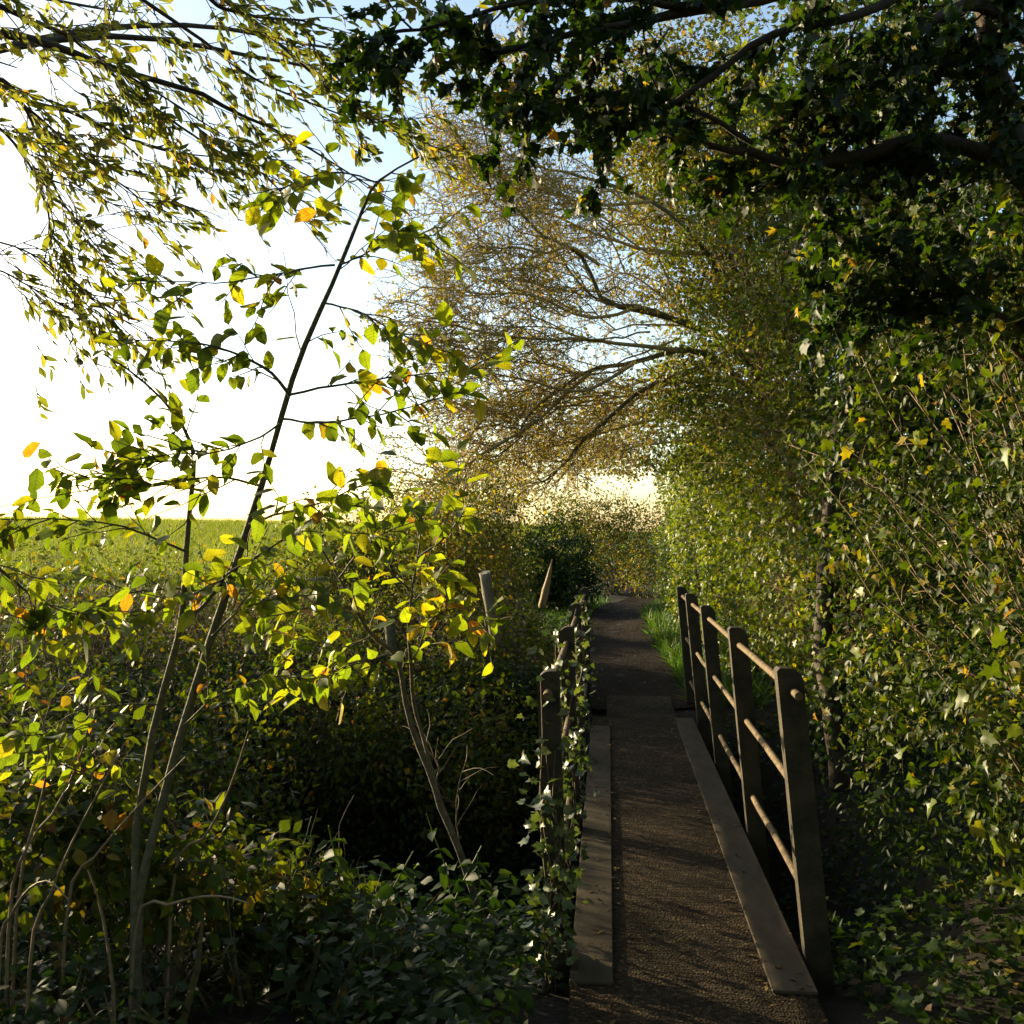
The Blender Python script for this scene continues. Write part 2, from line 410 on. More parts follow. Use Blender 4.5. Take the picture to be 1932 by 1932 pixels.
def foliage(root, tname, P, D, Nn, S, mat, n_single=300, name='leaf', mass='foliage', cell=22):
    """the leaves that show largest become parts of their own, the rest one mass"""
    P = np.asarray(P, float); S = np.asarray(S, float)
    single = np.zeros(len(P), bool)
    if n_single:
        px, py, d = proj(P)
        ok = (d > .3) & (px > 0) & (px < 1932) & (py > 0) & (py < 1932)
        idx = np.where(ok)[0]
        idx = idx[np.argsort(d[idx])]
        key = (px[idx] // cell).astype(int) * 4096 + (py[idx] // cell).astype(int)
        _, first = np.unique(key, return_index=True)
        cand = idx[first]
        cand = cand[np.argsort(-(S[cand] / d[cand]))][:n_single]
        if len(cand) < n_single:
            rest = np.setdiff1d(idx, cand)
            cand = np.concatenate([cand, rest[np.argsort(-(S[rest] / d[rest]))][:n_single - len(cand)]])
        single[cand] = True
        X, Y, Z = frames(D[cand], Nn[cand])
        o0 = origin(root)
        for i, c in enumerate(cand):
            o = bpy.data.objects.new(name, leaf_single(tname, int(rng.integers(0, len(T[tname]))), mat))
            COL.objects.link(o)
            o.parent = root
            s = S[c]
            w = s * rng.uniform(.8, 1.15)
            p = P[c] - o0
            o.matrix_basis = Matrix(((X[i][0] * w, Y[i][0] * s, Z[i][0] * s, p[0]), (X[i][1] * w, Y[i][1] * s, Z[i][1] * s, p[1]), (X[i][2] * w, Y[i][2] * s, Z[i][2] * s, p[2]), (0, 0, 0, 1)))
    k = ~single
    if k.sum():
        add(mass, leaf_mesh(mass, tname, P[k], D[k], Nn[k], S[k], mat, root), root, 'stuff')

# ------------------------------------------------------------------ growth
def sample(Ps, k, t0=.15, t1=1.0):
    """k random points on each polyline: positions, tangents, parent index, t"""
    Mn, N = Ps.shape[:2]
    t = t0 + (t1 - t0) * (np.arange(k)[None] + rng.random((Mn, k))) / k
    x = np.clip(t * (N - 1), 0, N - 1 - 1e-4); i = x.astype(int); u = (x - i)[..., None]
    m = np.arange(Mn)[:, None]
    a, b = Ps[m, i], Ps[m, i + 1]
    return (a + (b - a) * u).reshape(-1, 3), unit(b - a).reshape(-1, 3), np.repeat(np.arange(Mn), k), t.ravel()
def perp(Td):
    r = rng.normal(0, 1, Td.shape)
    return unit(r - (r * Td).sum(-1, keepdims=True) * Td)
def shoots(Ps, k, L, spread=.8, bias=(0, 0, 0), wig=.25, n=5, t0=.15, t1=1.0, bend=(0, 0, 0), taper=True):
    p, t, _, tt = sample(Ps, k, t0, t1)
    d = unit(t + perp(t) * spread + np.array(bias))
    ln = rng.uniform(L[0], L[1], len(p)) * (1.15 - .6 * tt if taper else 1)
    out = np.empty((len(p), n, 3)); out[:, 0] = p
    for i in range(1, n):
        d = unit(d + rng.normal(0, wig, d.shape) + np.array(bend))
        out[:, i] = out[:, i - 1] + d * (ln / (n - 1))[:, None]
    return out
def leaves_on(Ps, k, t0=.2, t1=1.0, side=.9, droop=-.3, up=.7, jit=.35, dirn=(0, 0, 0)):
    p, t, _, _ = sample(Ps, k, t0, t1)
    d = unit(t * .5 + perp(t) * side + np.array([0, 0, droop]) + np.array(dirn))
    n = unit(np.array([0, 0, up]) + rng.normal(0, jit, p.shape))
    return p, d, n
def jitter_line(pts, n, amp):
    c = catmull(pts, n)
    c[1:] += np.cumsum(rng.normal(0, amp, (n - 1, 3)), 0) * .5
    return c
def px_line(lst, d0, d1, n=14, amp=.0):
    k = len(lst)
    return jitter_line([at(x, y, d0 + (d1 - d0) * i / max(1, k - 1)) for i, (x, y) in enumerate(lst)], n, amp)
def lines_obj(name, Ps, r0, r1, mat, parent, sides=3, kind='stuff'):
    Rd = r0 + (r1 - r0) * np.linspace(0, 1, Ps.shape[1])[None] * np.ones((len(Ps), 1))
    V, Fq = tubes(Ps, Rd, sides)
    return obj(name, V, Fq, mat, parent, kind, smooth=True)
def stack(lst):
    n = max(len(a) for a in lst)
    return np.array([a if len(a) == n else catmull(a, n) for a in lst])

# ------------------------------------------------------------------ terrain
def sstep(a, b, x):
    t = np.clip((x - a) / (b - a), 0, 1)
    return t * t * (3 - 2 * t)
def ground_z(x, y):
    x = np.asarray(x, float); y = np.asarray(y, float)
    yc = 6.1 + .10 * x
    ditch = np.exp(-np.abs((y - yc) / 1.75) ** 3.2)
    depth = 1.35 * (1 - .75 * sstep(.9, 1.8, x)) * (1 - .85 * sstep(-2.4, -3.6, x))
    z = -depth * ditch
    z += .035 * np.sin(2.1 * x + .7 * y) + .03 * np.sin(1.3 * y - 2.7 * x) - .045
    near = sstep(-1.0, -2.6, x)
    z += .22 * sstep(-1.2, -3.2, x) * sstep(9.5, 12, y)
    far = sstep(20, 120, np.hypot(x, y)) * sstep(0, -12, x - .15 * y)
    z += 2.5 * far - .9 * far * sstep(-70, -10, x)
    return z
def gz(x, y):
    return float(ground_z(x, y))
def grid_sheet(name, xs, ys, zfun, mat, dz=0.0, mask=None):
    X, Y = np.meshgrid(xs, ys)
    V = np.stack([X, Y, zfun(X, Y) + dz], -1).reshape(-1, 3)
    nx, ny = len(xs), len(ys)
    i, j = np.meshgrid(np.arange(nx - 1), np.arange(ny - 1))
    a = (j * nx + i).ravel()
    Fq = np.stack([a, a + 1, a + nx + 1, a + nx], -1)
    if mask is not None:
        c = V[Fq].mean(1)
        Fq = Fq[mask(c[:, 0], c[:, 1])]
        u, inv = np.unique(Fq, return_inverse=True)
        V = V[u]; Fq = inv.reshape(-1, 4)
    return tag(obj(name, V, Fq, mat, smooth=True), kind='structure')
def stretched(lo, hi, c0, c1, step, grow=1.22):
    a = list(np.arange(c0, c1 + 1e-6, step)); s = step
    while a[-1] < hi: s *= grow; a.append(min(hi, a[-1] + s))
    s = step
    while a[0] > lo: s *= grow; a.insert(0, max(lo, a[0] - s))
    return np.array(a)
grid_sheet('ground', stretched(-900, 900, -9, 5, .14), stretched(-60, 1500, 0, 24, .14), ground_z, M['soil'])
grid_sheet('field', stretched(-880, 60, -30, -4, .8), stretched(11, 1450, 13, 60, .8), ground_z, M['field'], .03,
           lambda x, y: (x < -3.2 + .03 * (y - 12)) | ((y > 40) & (x < 8)))

# the path beyond the bridge
def path_cx(y):
    return .27 - .10 * sstep(9, 15, y) + .9 * sstep(17.5, 25, y) ** 1.3
ys = np.arange(8.9, 27, .16)
hw = .5 + .03 * np.sin(ys * 1.7)
nx = 9
U = np.linspace(-1, 1, nx)
Xp = path_cx(ys)[:, None] + U[None] * (hw * (1 + .0 * ys))[:, None] + rng.normal(0, .02, (len(ys), nx)) * (np.abs(U) > .9)
Yp = np.repeat(ys[:, None], nx, 1)
Zp = np.maximum(ground_z(Xp, Yp) + .03, -.03) - .025 * (1 - U[None] ** 2) + rng.normal(0, .004, Xp.shape)
V = np.stack([Xp, Yp, Zp], -1).reshape(-1, 3)
a = (np.arange(len(ys) - 1)[:, None] * nx + np.arange(nx - 1)[None]).ravel()
tag(obj('path', V, np.stack([a, a + 1, a + nx + 1, a + nx], -1), M['path'], smooth=True), kind='structure')

# ------------------------------------------------------------------ the footbridge
bridge = thing('footbridge', 'narrow footbridge with gritty deck, smooth kerb boards and steel plate posts over the ditch', 'footbridge', (.28, 3.0, 0))
XL, XI, XJ, XR = -.14, .015, .565, .72
box('deck', (XL + .004, .6, -.12), (XR - .004, 8.35, -.004), M['deck'], bridge, .006)
box('deck', (XI - .03, 8.353, -.12), (XJ + .03, 9.45, -.006), M['deck'], bridge, .006)
box('kerb_board', (XL, 3.42, -.003), (XI, 7.9, .009), M['kerb'], bridge, .003)
box('kerb_board', (XJ, 3.42, -.003), (XR, 8.3, .009), M['kerb'], bridge, .003)
box('beam', (XL + .06, 2.6, -.36), (XL + .16, 9.2, -.121), M['steel'], bridge, .006)
box('beam', (XR - .16, 2.6, -.36), (XR - .06, 9.2, -.121), M['steel'], bridge, .006)
POSTS_Y = [3.72, 5.2, 6.72, 8.0, 9.1]
def post_mesh(w, h0, h1, lean, x_in, sgn, y, rounded):
    """flat steel plate standing across the bridge; rounded head"""
    t = .036
    pts = [(0, h0), (0, h1 - .012), (.012, h1)] if sgn > 0 else [(0, h0), (0, h1 - .01), (.01, h1)]
    rr = .05
    pts += [(w - rr, h1)] + [(w - rr + rr * math.sin(a), h1 - rr + rr * math.cos(a)) for a in np.linspace(.3, math.pi / 2, 5)] + [(w, h0)]
    n = len(pts)
    V = []
    for yy in (y - t, y + t):
        for u, z in pts:
            V.append((x_in + sgn * u + lean * (z - 0), yy, z))
    Fp = [tuple(range(n)), tuple(range(2 * n - 1, n - 1, -1))] + [((i + 1) % n, i, n + i, n + (i + 1) % n) for i in range(n)]
    me = bpy.data.meshes.new('post')
    me.from_pydata([tuple(np.array(v) - origin(bridge)) for v in V], [], Fp)
    import bmesh
    bm = bmesh.new(); bm.from_mesh(me); bmesh.ops.recalc_face_normals(bm, faces=bm.faces); bm.to_mesh(me); bm.free()
    me.materials.append(M['steel'])
    return me
RL = -.088                              # the right side leans in, the left one leans slightly out
LL = -.028
for y in POSTS_Y:
    add('post', post_mesh(.095, -.34, 1.09 + rng.normal(0, .004), RL + rng.normal(0, .005), XR + .012, 1, y, True), bridge)
for y in [3.6, 5.17, 6.7, 8.9]:
    add('post', post_mesh(.082, -.34, 1.085 + rng.normal(0, .005), LL + rng.normal(0, .006), XL - .012, -1, y, True), bridge)
for h in (1.0, .6, .2):
    y0 = POSTS_Y[0] - (.13 if h == 1.0 else .0)
    for sx, lean, y0s, y1s in ((XR + .06, RL, y0, 9.11), (XL - .055, LL, y0 - .12, 8.91)):
        n = 14
        c = np.stack([np.full(n, sx + lean * h), np.linspace(y0s, y1s, n), np.full(n, h)], -1) + rng.normal(0, .0015, (n, 3))
        Vt, Ft = tubes(c[None], np.full((1, n), .0155), 12)
        o = obj('handrail', Vt, Ft, M['pipe'], bridge, smooth=True)
        import bmesh
        bm = bmesh.new(); bm.from_mesh(o.data); bmesh.ops.holes_fill(bm, edges=[e for e in bm.edges if e.is_boundary])
        for f in bm.faces:
            if len(f.verts) > 4:
                f.smooth = False
                bmesh.ops.split_edges(bm, edges=list(f.edges))
                break
        bm.to_mesh(o.data); bm.free()

# ------------------------------------------------------------------ fence posts
def fence_post(label, a, b, r, mat, point=False):
    o = thing('fence_post', label, 'fence post', a)
    n = 12
    c = catmull([a, (np.array(a) + b) / 2 + rng.normal(0, .004, 3), b], n)
    rad = np.full(n, r)
    if point: rad = r * np.array([1] * 4 + list(np.linspace(1, .12, 8)))
    V, Fq = tubes(c[None], rad[None], 12)
    V += rng.normal(0, r * .03, V.shape)
    m = obj('shaft', V, Fq, mat, o, smooth=True)
    import bmesh
    bm = bmesh.new(); bm.from_mesh(m.data); bmesh.ops.holes_fill(bm, edges=[e for e in bm.edges if e.is_boundary])
    for f in bm.faces:
        if len(f.verts) > 4: f.smooth = False
    bm.to_mesh(m.data); bm.free()
    return o
fence_post('thick round weathered fence post leaning among the brambles', at(937, 1215, 8.1), at(914, 1080, 7.9), .047, M['wood'])
fence_post('slim pale split stake with pointed tip in front of the dark bush', at(1022, 1145, 12.5), at(1042, 1055, 12.3), .048, M['pale_wood'], True)
fence_post('grey green fence post half hidden behind the slim sapling', at(742, 1240, 7.9), at(735, 1172, 7.9), .045, M['bark_green'])

# ------------------------------------------------------------------ saplings in front of the ditch
def sapling(root, stems, branches, n_shoot, L, n_leaf, size, bark, stem_r, extra_bend=(0, 0, -.04)):
    cl = []
    for (lst, d0, d1), (r0, r1) in zip(stems, stem_r):
        c = px_line(lst, d0, d1, 22, .002)
        c = np.vstack([[c[0, 0], c[0, 1] - .02, gz(c[0, 0], c[0, 1]) - .05], c])[:22] if c[0, 2] > gz(c[0, 0], c[0, 1]) + .03 and d0 != 3.72 else c
        V, Fq = tubes(c[None], (r0 + (r1 - r0) * np.linspace(0, 1, 22))[None], 9)
        V += rng.normal(0, .0007, V.shape)
        obj('stem', V, Fq, bark, root, smooth=True); cl.append(c)
    bl = []
    for lst, d0, d1, r0 in branches:
        c = px_line(lst, d0, d1, 14, .004)
        V, Fq = tubes(c[None], (r0 * .72 + (.0014 - r0 * .72) * np.linspace(0, 1, 14))[None], 6)
        obj('branch', V, Fq, bark, root, smooth=True); bl.append(c)
    B = np.array(bl)
    up = stack([c[10:] for c in cl])
    sh = shoots(B, n_shoot, L, .75, (0, 0, .05), .16, 6, .12, .98, extra_bend)
    s2 = shoots(up, 6, L, .9, (0, 0, .1), .16, 6, .1, 1, extra_bend)
    sh = np.concatenate([sh, s2])
    lines_obj('twig', sh, .0022, .001, M['twig'], root, 4)
    p1, d1, n1 = leaves_on(sh, n_leaf, .15, 1.0, .8, -.35)
    p2, d2, n2 = leaves_on(B, 7, .2, 1.0, .9, -.3)
    P, D, Nn = np.vstack([p1, p2]), np.vstack([d1, d2]), np.vstack([n1, n2])
    S = rng.uniform(size[0], size[1], len(P))
    return P, D, Nn, S

b = on_z(270, 1640, .2)
sap1 = thing('broadleaf_sapling', 'tall twin-stemmed sapling with large backlit yellow-green leaves beside the ditch', 'sapling', at(262, 1690, 3.0))
P, D, Nn, S = sapling(sap1,
    [([(262, 1690), (285, 1590), (345, 1370), (395, 1215), (440, 1080), (500, 900), (527, 800), (560, 690), (600, 590), (640, 500), (690, 380), (712, 340), (765, 305), (840, 268)], 3.0, 2.75),
     ([(258, 1560), (285, 1390), (318, 1270), (342, 1165), (350, 1060), (358, 960), (366, 880), (362, 840), (340, 795), (300, 745), (235, 690), (150, 640)], 3.0, 2.8)],
    [([(346, 1170), (385, 1140), (415, 1100), (436, 1075), (533, 1017), (610, 962)], 2.98, 2.8, .010),
     ([(493, 917), (440, 904), (367, 907), (290, 919), (200, 927), (0, 964)], 2.85, 2.6, .006),
     ([(352, 1041), (267, 1007), (200, 987), (100, 982), (0, 980)], 2.9, 2.6, .006),
     ([(-60, 1030), (0, 1074), (50, 1117), (100, 1147), (140, 1168)], 2.5, 2.7, .008),
     ([(346, 1110), (233, 1117), (133, 1144), (40, 1180)], 2.95, 2.6, .005),
     ([(632, 500), (560, 508), (500, 520), (413, 533), (233, 530)], 2.8, 2.7, .005),
     ([(612, 572), (680, 592), (760, 632), (850, 670)], 2.8, 2.7, .005),
     ([(547, 747), (520, 711), (467, 677), (410, 654), (330, 642), (200, 640)], 2.8, 2.6, .008),
     ([(545, 745), (660, 728), (780, 715), (930, 700)], 2.82, 2.7, .006),
     ([(530, 790), (620, 800), (740, 785), (880, 745)], 2.82, 2.7, .006),
     ([(527, 800), (470, 830), (400, 850), (320, 850), (230, 860)], 2.85, 2.6, .005),
     ([(366, 880), (300, 870), (220, 885), (120, 905)], 2.9, 2.6, .005),
     ([(436, 1085), (380, 1120), (320, 1150), (240, 1180)], 2.9, 2.6, .005),
     ([(470, 990), (540, 965), (620, 940), (700, 900)], 2.85, 2.7, .006),
     ([(712, 345), (640, 330), (580, 345), (500, 380)], 2.75, 2.65, .004),
     ([(640, 500), (700, 470), (760, 450), (830, 440)], 2.78, 2.7, .004),
     ([(400, 1200), (460, 1150), (540, 1130), (640, 1120)], 2.9, 2.7, .005),
     ([(345, 1370), (400, 1320), (470, 1290), (560, 1280)], 2.95, 2.75, .004),
     ([(300, 1330), (220, 1330), (130, 1350), (60, 1400)], 2.95, 2.7, .004),
     ([(290, 1560), (210, 1480), (120, 1440), (40, 1380)], 3.0, 2.8, .005)],
    10, (.10, .32), 4, (.04, .078), M['bark_green'], [(.0165, .0022), (.0135, .0022)])
foliage(sap1, 'ovate', P, D, Nn, S, M['sap'], 300)

sap2 = thing('broadleaf_sapling', 'slim pale-barked sapling with bare lower twigs and serrated leaves beside the bridge railing', 'sapling', at(918, 1750, 3.85))
P, D, Nn, S = sapling(sap2,
    [([(918, 1750), (892, 1680), (862, 1595), (832, 1530), (815, 1470), (790, 1410), (768, 1340), (755, 1262), (738, 1228), (700, 1200), (670, 1150), (650, 1110), (615, 1050), (580, 995)], 3.85, 3.2),
     ([(820, 1478), (800, 1400), (780, 1330), (775, 1250), (772, 1190), (778, 1120), (792, 1040), (800, 960)], 3.72, 3.2)],
    [([(865, 1595), (861, 1540), (866, 1480), (880, 1425)], 3.8, 3.7, .005),
     ([(822, 1480), (829, 1450), (822, 1430), (800, 1405), (785, 1385)], 3.75, 3.7, .006),
     ([(775, 1250), (800, 1190), (805, 1120), (830, 1060)], 3.5, 3.2, .005),
     ([(740, 1232), (690, 1245), (620, 1265), (560, 1290)], 3.5, 3.2, .005),
     ([(665, 1150), (600, 1140), (540, 1150), (470, 1160)], 3.3, 3.0, .005),
     ([(775, 1200), (830, 1160), (890, 1150), (940, 1180)], 3.4, 3.0, .005),
     ([(778, 1120), (720, 1060), (690, 1000), (680, 930)], 3.3, 3.0, .005),
     ([(790, 1050), (840, 1010), (870, 960), (860, 900)], 3.2, 3.0, .005),
     ([(640, 1090), (680, 1040), (740, 1000), (800, 980)], 3.2, 3.0, .005),
     ([(700, 1200), (650, 1215), (600, 1205), (540, 1220)], 3.3, 3.0, .004)],
    8, (.10, .30), 3, (.05, .09), M['bark'], [(.018, .003), (.009, .002)])
px_, py_, d_ = proj(P)
k = (py_ < 1330) & (px_ < 950)
foliage(sap2, 'ovate', P[k], D[k], Nn[k], S[k], M['sap'], 300)

# ------------------------------------------------------------------ leafy boughs hanging in from the left
tree_l = thing('overhanging_tree', 'leafy tree reaching long drooping boughs of small leaves across the bright sky', 'tree', (-3.6, 2.2, -.05))
tube_obj('trunk', [(-3.6, 2.2, -.1), (-3.55, 2.3, 1.2), (-3.3, 2.6, 2.4), (-2.9, 2.9, 3.3)], .13, .07, M['bark_dark'], tree_l, 10, 18, .004)
boughs = [
    ([(-260, -40), (-100, 30), (0, 62), (57, 72), (133, 97), (183, 120), (267, 147), (367, 173), (417, 200), (467, 227), (533, 253), (643, 320), (740, 380)], 3.1, 3.6, .022),
    ([(-200, -80), (0, 12), (50, 37), (133, 73), (173, 103), (227, 137), (330, 200), (430, 260)], 3.0, 3.3, .012),
    ([(-200, 60), (0, 153), (43, 187), (100, 203), (150, 220), (213, 250), (287, 277), (350, 293), (460, 303)], 3.0, 3.4, .011),
    ([(-150, 420), (0, 457), (67, 483), (133, 533), (187, 577), (250, 620)], 3.0, 3.1, .004),
    ([(-150, 470), (0, 510), (43, 533), (90, 560), (140, 587)], 3.0, 3.1, .004),
    ([(250, -140), (397, 0), (433, 20), (483, 37), (567, 43), (640, 70), (720, 100)], 3.2, 3.6, .009),
    ([(40, 190), (80, 267), (97, 333), (140, 400), (173, 443), (230, 500)], 3.05, 3.1, .005),
    ([(300, -100), (450, 20), (560, 110), (650, 190), (760, 250), (850, 290)], 3.5, 3.8, .010),
    ([(100, -120), (250, -10), (380, 80), (480, 150), (600, 200), (720, 240)], 3.3, 3.7, .010),
    ([(-100, 180), (0, 250), (60, 330), (90, 420), (80, 500)], 2.9, 3.0, .006),
    ([(-120, 100), (30, 190), (150, 290), (230, 350), (300, 400)], 3.0, 3.2, .007),
    ([(200, 130), (330, 230), (420, 290), (500, 330), (560, 400)], 3.3, 3.5, .006),
]
bl = []
for lst, d0, d1, r0 in boughs:
    c = px_line(lst, d0, d1, 16, .004)
    V, Fq = tubes(c[None], (r0 + (.002 - r0) * np.linspace(0, 1, 16) ** .8)[None], 6)
    obj('bough', V, Fq, M['bark_dark'], tree_l, smooth=True); bl.append(c)
# boughs of the crown above and behind the picture's left edge
crown = []
for i in range(9):
    e = np.array([-2.7 + rng.uniform(-.6, 2.2), 2.8 + rng.uniform(-2.2, 2.6), 3.9 + rng.uniform(-.4, 1.4)])
    c = jitter_line([np.array([-3.1, 2.75, 2.8]), (np.array([-3.1, 2.75, 2.8]) + e) / 2 + [0, 0, .3], e], 16, .01)
    V, Fq = tubes(c[None], (.022 + (.003 - .022) * np.linspace(0, 1, 16))[None], 6)
    obj('bough', V, Fq, M['bark_dark'], tree_l, smooth=True); crown.append(c)
B = np.array(bl); Cw = np.array(crown)
drift = _r * .7 + np.array([0, 0, -.42])
s1 = shoots(B, 16, (.2, .55), .85, drift, .2, 6, .05, 1, (0, 0, -.06))
s2 = shoots(s1, 2, (.1, .22), .6, drift, .14, 6, .2, 1, (0, 0, -.06))
s3 = shoots(Cw, 16, (.3, .7), .8, (0, 0, -.1), .2, 6, .2, 1)
sh = np.concatenate([s1, s2, s3])
lines_obj('twig', sh, .0022, .001, M['twig'], tree_l, 4)
p1, d1, n1 = leaves_on(np.concatenate([s1, s2]), 8, .1, 1, .65, -.4, .4, .8, tuple(_r * .4))
p2, d2, n2 = leaves_on(s3, 10, .1, 1, .6, -.45, .5, .5)
qx, qy, qd = proj(p1)
keep = ~((qy > 330) & (rng.random(len(p1)) < .6)) & ~((qx > 480) & (qy > 300) & (rng.random(len(p1)) < .3))
P = np.vstack([p1[keep], p2]); D = np.vstack([d1[keep], d2]); Nn = np.vstack([n1[keep], n2])
foliage(tree_l, 'narrow', P, D, Nn, rng.uniform(.03, .062, len(P)), M['willow'], 300)

# ------------------------------------------------------------------ bare hawthorn arching over the path
haw = thing('hawthorn_tree', 'half-bare hawthorn arching a fan of fine sunlit twigs over the path', 'tree', (2.05, 10.2, -.05))
tube_obj('trunk', [(2.05, 10.2, -.1), (1.95, 10.1, 1.0), (1.75, 9.9, 2.2), at(1420, 640, 9.7)], .15, .09, M['bark_dark'], haw, 10, 18, .006)
limbs = [
    ([(1500, 860), (1420, 740), (1330, 670), (1277, 661), (1194, 687), (1111, 701), (1044, 744), (994, 787), (974, 831), (931, 864)], 9.8, 9.2, .045),
    ([(1330, 690), (1220, 730), (1144, 794), (1091, 844), (1061, 884), (1027, 914), (1007, 897), (984, 874)], 9.8, 9.8, .03),
    ([(1111, 705), (1050, 760), (994, 807), (944, 834), (897, 864), (877, 901), (851, 911), (794, 901)], 9.4, 8.9, .022),
    ([(1460, 760), (1380, 650), (1287, 607), (1210, 577), (1131, 567), (1077, 520), (1054, 483)], 9.7, 9.0, .04),
    ([(1300, 610), (1220, 590), (1137, 567), (1104, 493), (1061, 460), (1021, 443), (977, 393), (944, 360), (927, 293), (911, 233)], 9.5, 8.7, .03),
    ([(1131, 500), (1077, 467), (1027, 480), (961, 467), (904, 497), (811, 493)], 9.2, 8.8, .02),
    ([(1400, 650), (1330, 480), (1230, 380), (1087, 327), (1027, 317), (977, 300)], 9.6, 9.2, .035),
    ([(1420, 640), (1350, 420), (1260, 280), (1150, 180), (1050, 120), (960, 80)], 9.7, 9.2, .035),
    ([(1277, 661), (1180, 650), (1080, 640), (980, 640), (880, 625), (780, 600)], 9.4, 8.6, .025),
    ([(1210, 577), (1110, 600), (1000, 560), (900, 560), (800, 545)], 9.3, 8.7, .02),
    ([(1230, 380), (1120, 390), (1010, 360), (920, 330), (850, 290)], 9.4, 9.1, .02),
    ([(1194, 687), (1100, 740), (1000, 720), (900, 700), (820, 690)], 9.3, 8.9, .02),
    ([(1420, 800), (1280, 785), (1180, 800), (1080, 830), (980, 850), (900, 862)], 11.5, 10.5, .022),
    ([(1350, 830), (1260, 835), (1180, 850), (1100, 872), (1030, 895)], 13, 12, .022),
    ([(1400, 720), (1290, 720), (1190, 745), (1090, 760), (990, 770), (880, 760)], 11, 10, .022),
    ([(1330, 480), (1220, 470), (1120, 440), (1020, 400), (900, 400), (820, 400)], 9.6, 9.4, .022),
]
ll = []
for lst, d0, d1, r0 in limbs:
    c = px_line(lst, d0, d1, 18, .012)
    V, Fq = tubes(c[None], (r0 + (.005 - r0) * np.linspace(0, 1, 18) ** .8)[None], 7)
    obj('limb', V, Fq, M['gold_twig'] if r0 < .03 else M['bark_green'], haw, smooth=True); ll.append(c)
for i in range(16):
    a_, b_ = ll[rng.integers(0, len(limbs))], ll[rng.integers(0, len(limbs))]
    f_ = rng.uniform(.25, .75)
    c = a_ * f_ + b_ * (1 - f_) + rng.normal(0, .12, 3)
    c[1:] += np.cumsum(rng.normal(0, .03, (17, 3)), 0)
    V, Fq = tubes(c[None], np.linspace(.011, .003, 18)[None], 6)
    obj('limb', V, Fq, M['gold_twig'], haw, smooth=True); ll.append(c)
Lb = np.array(ll)
left = -_r
s1 = shoots(Lb, 13, (.45, 1.2), .85, left * .35 + np.array([0, 0, .03]), .26, 7, .2, 1, left * .05)
s2 = shoots(s1, 8, (.22, .6), 1.0, left * .2, .32, 6, .1, 1)
s3 = shoots(s2, 4, (.1, .28), 1.0, left * .1, .34, 5, .15, 1)
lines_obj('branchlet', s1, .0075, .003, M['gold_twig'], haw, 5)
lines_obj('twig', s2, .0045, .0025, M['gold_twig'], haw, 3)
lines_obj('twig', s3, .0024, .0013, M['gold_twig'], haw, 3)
p1, d1, n1 = leaves_on(s3, 1, .3, 1, .8, -.1, .3, .8)
k = rng.random(len(p1)) < .9
foliage(haw, 'thorn', p1[k], d1[k], n1[k], rng.uniform(.022, .045, k.sum()), M['gold'], 300)
p1, d1, n1 = leaves_on(s2, 3, .2, 1, .8, -.1, .3, .8)
foliage(haw, 'rhomb', p1, d1, n1, rng.uniform(.022, .042, len(p1)), M['gold'], 0, mass='small_foliage')

